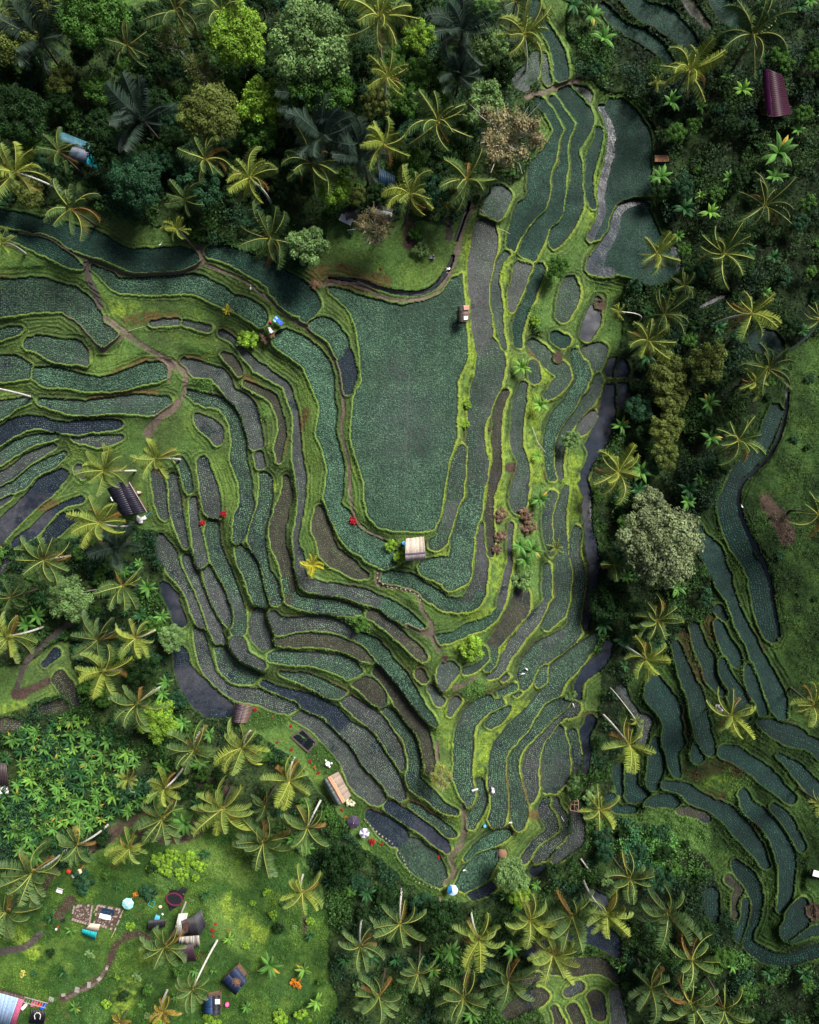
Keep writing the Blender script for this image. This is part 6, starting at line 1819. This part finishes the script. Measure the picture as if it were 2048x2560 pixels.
def f1(bm): bmesh.ops.create_icosphere(bm, subdivisions=2, radius=.3, matrix=Matrix.Translation((0, 0, .25)) @ Matrix.Diagonal((1.1, .9, .8, 1)))
simple('clay_jar', 'round cream jar beside the square turquoise frame', 'jar', 402, 2265, f1, m_straw, smooth=True)
def f1(bm): sheet(bm, [(-.5, -.3, .1), (.4, -.5, .3), (.5, .3, .15), (-.2, .5, .1)], .03, 4)
simple('blue_tarpaulin', 'crumpled light blue tarpaulin above the long black awning', 'tarpaulin', 394, 2293, f1, m_lblue)
simple('white_rag', 'white rag right of the light blue tarpaulin', 'rag', 407, 2285, f1, m_cloth, 1).scale = (.4, .4, .5)
hut('black_lean_to', 'long low black roof left of the fallen trunk in the village', 'shelter', [((371, 2327), (413, 2317), (371, 2301), (415, 2297), 14, (.018, .018, .024), m_tin, dict(vary=.4))], 2.0, .2)
root, O, w3 = hut('tiled_shed', 'shed with a slumping black tiled roof under the fallen trunk', 'shed',
    [((458, 2336), (498, 2339), (454, 2302), (482, 2290), 18, (.03, .026, .034), m_tin, dict(vary=.45, rag=.05)),
     ((515, 2314), (498.6, 2339), (503, 2273), (483, 2290), 12, (.045, .045, .055), m_tin, dict(vary=.35))], 2.2, .5, floor=False)
def f1(bm): sheet(bm, [w3((458, 2309), 3.0), w3((473, 2303), 3.0), w3((470, 2330), 2.6), w3((456, 2336), 2.5)], .03, 3)
bm_obj('roof_patch', f1, mat('brown_patch', (.07, .035, .03), .9, 5, .3), root)
root, O, w3 = hut('white_ruin', 'collapsed whitish roof of cloth and boards beside the slumping black tiled roof', 'shelter',
    [((434, 2337), (459, 2338), (447, 2284), (470, 2282), 9, (.55, .52, .50), m_thatch, dict(vary=.35, rag=.08)),
     ((446, 2357), (500, 2370), (450, 2342), (498, 2338), 16, (.36, .33, .30), m_thatch, dict(vary=.5, rag=.1))], 1.9, .6, floor=False)
hut('maroon_lean_to', 'maroon black sheet roof at the lower end of the collapsed roofs', 'shelter', [((452, 2402), (491, 2402), (446, 2366), (482, 2358), 14, (.045, .022, .035), m_tin, dict(vary=.25))], 2.2, .4)
def f1(bm): cyl(bm, (0, 0, .3), .17, .6, 14); 
def f2(bm): cyl(bm, (0, 0, .63), .18, .08, 14)
thing('red_bin', 'small red bin with a white lid left of the brick floors', 'bin', 145, 2318, 0, [('bin_body', f1, m_red), ('lid', f2, m_white)])
def f1(bm): box(bm, (0, 0, .4), (.5, .5, .08), None, .02)
def f2(bm): box(bm, (0, .27, .75), (.5, .06, .6), None, .02)
def f3(bm):
    for x in (-.2, .2):
        for y in (-.2, .2): box(bm, (x, y, .2), (.05, .05, .4))
thing('black_chair', 'black chair between the small red bin and the left brick floor', 'chair', 161, 2298, .2, [('seat', f1, m_black), ('backrest', f2, m_dpurple), ('legs', f3, m_black)])
# lower left corner
root, O, w3 = hut('striped_roof_house', 'house with a blue, white and pink ribbed roof in the lower left corner', 'house',
    [((-30, 2554), (20, 2572), (-20, 2476), (47, 2495), 22, (.30, .42, .62), m_tin, dict(jit=-.03, vary=.3)),
     ((20.5, 2572), (34, 2576), (47.5, 2495), (60, 2499), 5, (.42, .10, .19), m_tin, dict(jit=-.03, vary=.12)),
     ((-20, 2468), (62, 2489), (-20, 2475.5), (60, 2498.5), 20, (.09, .06, .055), m_plank, dict(vary=.4, he=2.8, hr=3.3))], 2.4, .9)
root, O, w3 = hut('yard_shelter', 'black topped yard shelter right of the blue and pink ribbed roof', 'shelter', [((72, 2558), (110, 2560), (78, 2522), (116, 2528), 10, (.008, .008, .011), m_tin, dict(vary=.3))], 2.2, .15)
def f1(bm):
    q = [(88, 2548), (86, 2538), (91, 2532), (98, 2532), (102, 2538), (100, 2548)]
    for i in range(5): bar(bm, w3(q[i], 2.5), w3(q[i+1], 2.5), .07)
bm_obj('hose', f1, m_white, root)
def f1(bm): box(bm, (0, 0, .45), (.7, .5, .9), None, .04)
for x, y, m_, nm, lb in ((102, 2506, m_red, 'red_crate', 'red crate above the black topped yard shelter'), (112, 2511, m_blue, 'blue_crate', 'blue crate above the black topped yard shelter'), (88, 2504, m_pink, 'pink_crate', 'pink crate left of the red one in the lower left yard'), (64, 2512, m_cloth, 'white_crate', 'white box against the pink end of the ribbed roof')):
    simple(nm, lb, 'crate', x, y, f1, m_, random.uniform(0, 1))
def f1(bm):
    for i in range(9): bar(bm, (-1.9+.45*i, -.5, 1.5), (-1.7+.45*i, .5, 1.6), .07)
    bar(bm, (-2.2, -.45, 1.45), (2.1, -.45, 1.45), .09); bar(bm, (-2.1, .45, 1.5), (2.2, .45, 1.5), .09)
def f2(bm):
    for x in (-2, 0, 2): bar(bm, (x, 0, 0), (x, 0, 1.45), .1)
thing('lattice_pergola', 'grey lattice pergola along the lower left yard', 'pergola', 98, 2492, -.26, [('lattice', f1, mat('grey_slat', (.32, .31, .30), .9, 5, .3)), ('posts', f2, m_wood)])
root, O, w3 = hut('blue_square_roof', 'square dark blue roofed hut with a brown heap on top in the lower meadow', 'hut',
    [((553, 2453.6), (589, 2488), (573, 2435.5), (603.5, 2469), 14, (.012, .022, .06), m_tin, dict(jit=-.03, vary=.3)),
     ((593, 2417), (618, 2450), (573.5, 2435), (604, 2468.5), 14, (.016, .028, .07), m_tin, dict(jit=-.03, vary=.3))], 2.3, .4)
p = above(591, 2455, 2.9)
tag(bm_obj('roof_heap', brush, mat('brown_heap', (.22, .12, .08), .9), None, (p.x, p.y, p.z-.25)), 'heap of brown twigs lying on the square dark blue roof', 'twigs').scale = (.75, .75, 1)
hut('blue_slat_hut', 'dark blue slatted roof hut at the bottom edge of the meadow', 'hut', [((509, 2495.6), (510, 2534), (531, 2491), (532, 2536), 14, (.012, .035, .10), m_tin, dict(jit=-.03, vary=.3)),
     ((551, 2488), (551, 2538), (531.6, 2491), (532.6, 2536), 14, (.025, .025, .04), m_tin, dict(jit=-.03, vary=.3))], 2.3, .5)
p = above(544, 2504, 2.7)
def f1(bm): box(bm, (0, 0, 0), (.8, .8, .1), None, .02)
tag(bm_obj('white_board', f1, m_white, None, (p.x, p.y, p.z)), 'white board lying on the dark blue slatted roof', 'board')
def f1(bm): bmesh.ops.create_icosphere(bm, subdivisions=2, radius=.4, matrix=Matrix.Translation((0, 0, .36)))
simple('pink_ball', 'pink ball right of the dark blue slatted roof', 'ball', 569, 2508, f1, m_pink, smooth=True)
# left edge ruin
hut('edge_shed', 'dark brown flat roof cut by the left edge above white rubble', 'shed', [((-30, 1958), (22, 1962), (-30, 1906), (16, 1908), 12, (.06, .04, .045), m_tin, dict(vary=.3))], 2.2, .2)
simple('rubble_heap', 'heap of white rubble at the left edge below the flat brown roof', 'rubble', 8, 1975, lambda bm: [bmesh.ops.create_icosphere(bm, subdivisions=1, radius=random.uniform(.2, .5), matrix=Matrix.Translation((random.uniform(-1, .9), random.uniform(-1, 1), random.uniform(.1, .4)))) for _ in range(26)], m_cloth)
# statue and board in the east
def f1(bm): cyl(bm, (0, 0, .9), .3, 1.5, 14, .16); bmesh.ops.create_icosphere(bm, subdivisions=2, radius=.2, matrix=Matrix.Translation((0, 0, 1.8)))
def f2(bm): box(bm, (0, 0, .08), (.8, .8, .25), None, .03)
thing('wrapped_statue', 'small shrine statue wrapped in white and lilac cloth beside the brown and yellow palm', 'statue', 1794, 1769, 0, [('wrapped_figure', f1, m_lilac), ('plinth', f2, m_stone)]).scale = (1, 1.4, 1)
def f1(bm): box(bm, (0, 0, 1.0), (3.2, 1.0, .06), None, .01)
def f2(bm):
    for x in (-1.3, 1.3): box(bm, (x, 0, .45), (.08, .8, 1.1))
thing('white_board_table', 'white board table cut by the right edge above the looping paddy', 'table', 2048, 2181, -.25, [('board', f1, m_white), ('legs', f2, m_wood)])
simple('straw_stack', 'brown dome shaped straw stack above the light tree of the southern tip', 'straw stack', 1256, 2133, lambda bm: bmesh.ops.create_icosphere(bm, subdivisions=3, radius=1.0, matrix=Matrix.Diagonal((.9, 1.1, .8, 1))), mat('orange_straw', (.20, .12, .07), .95, 10, .3, .4), smooth=True)  # dome of stacked straw
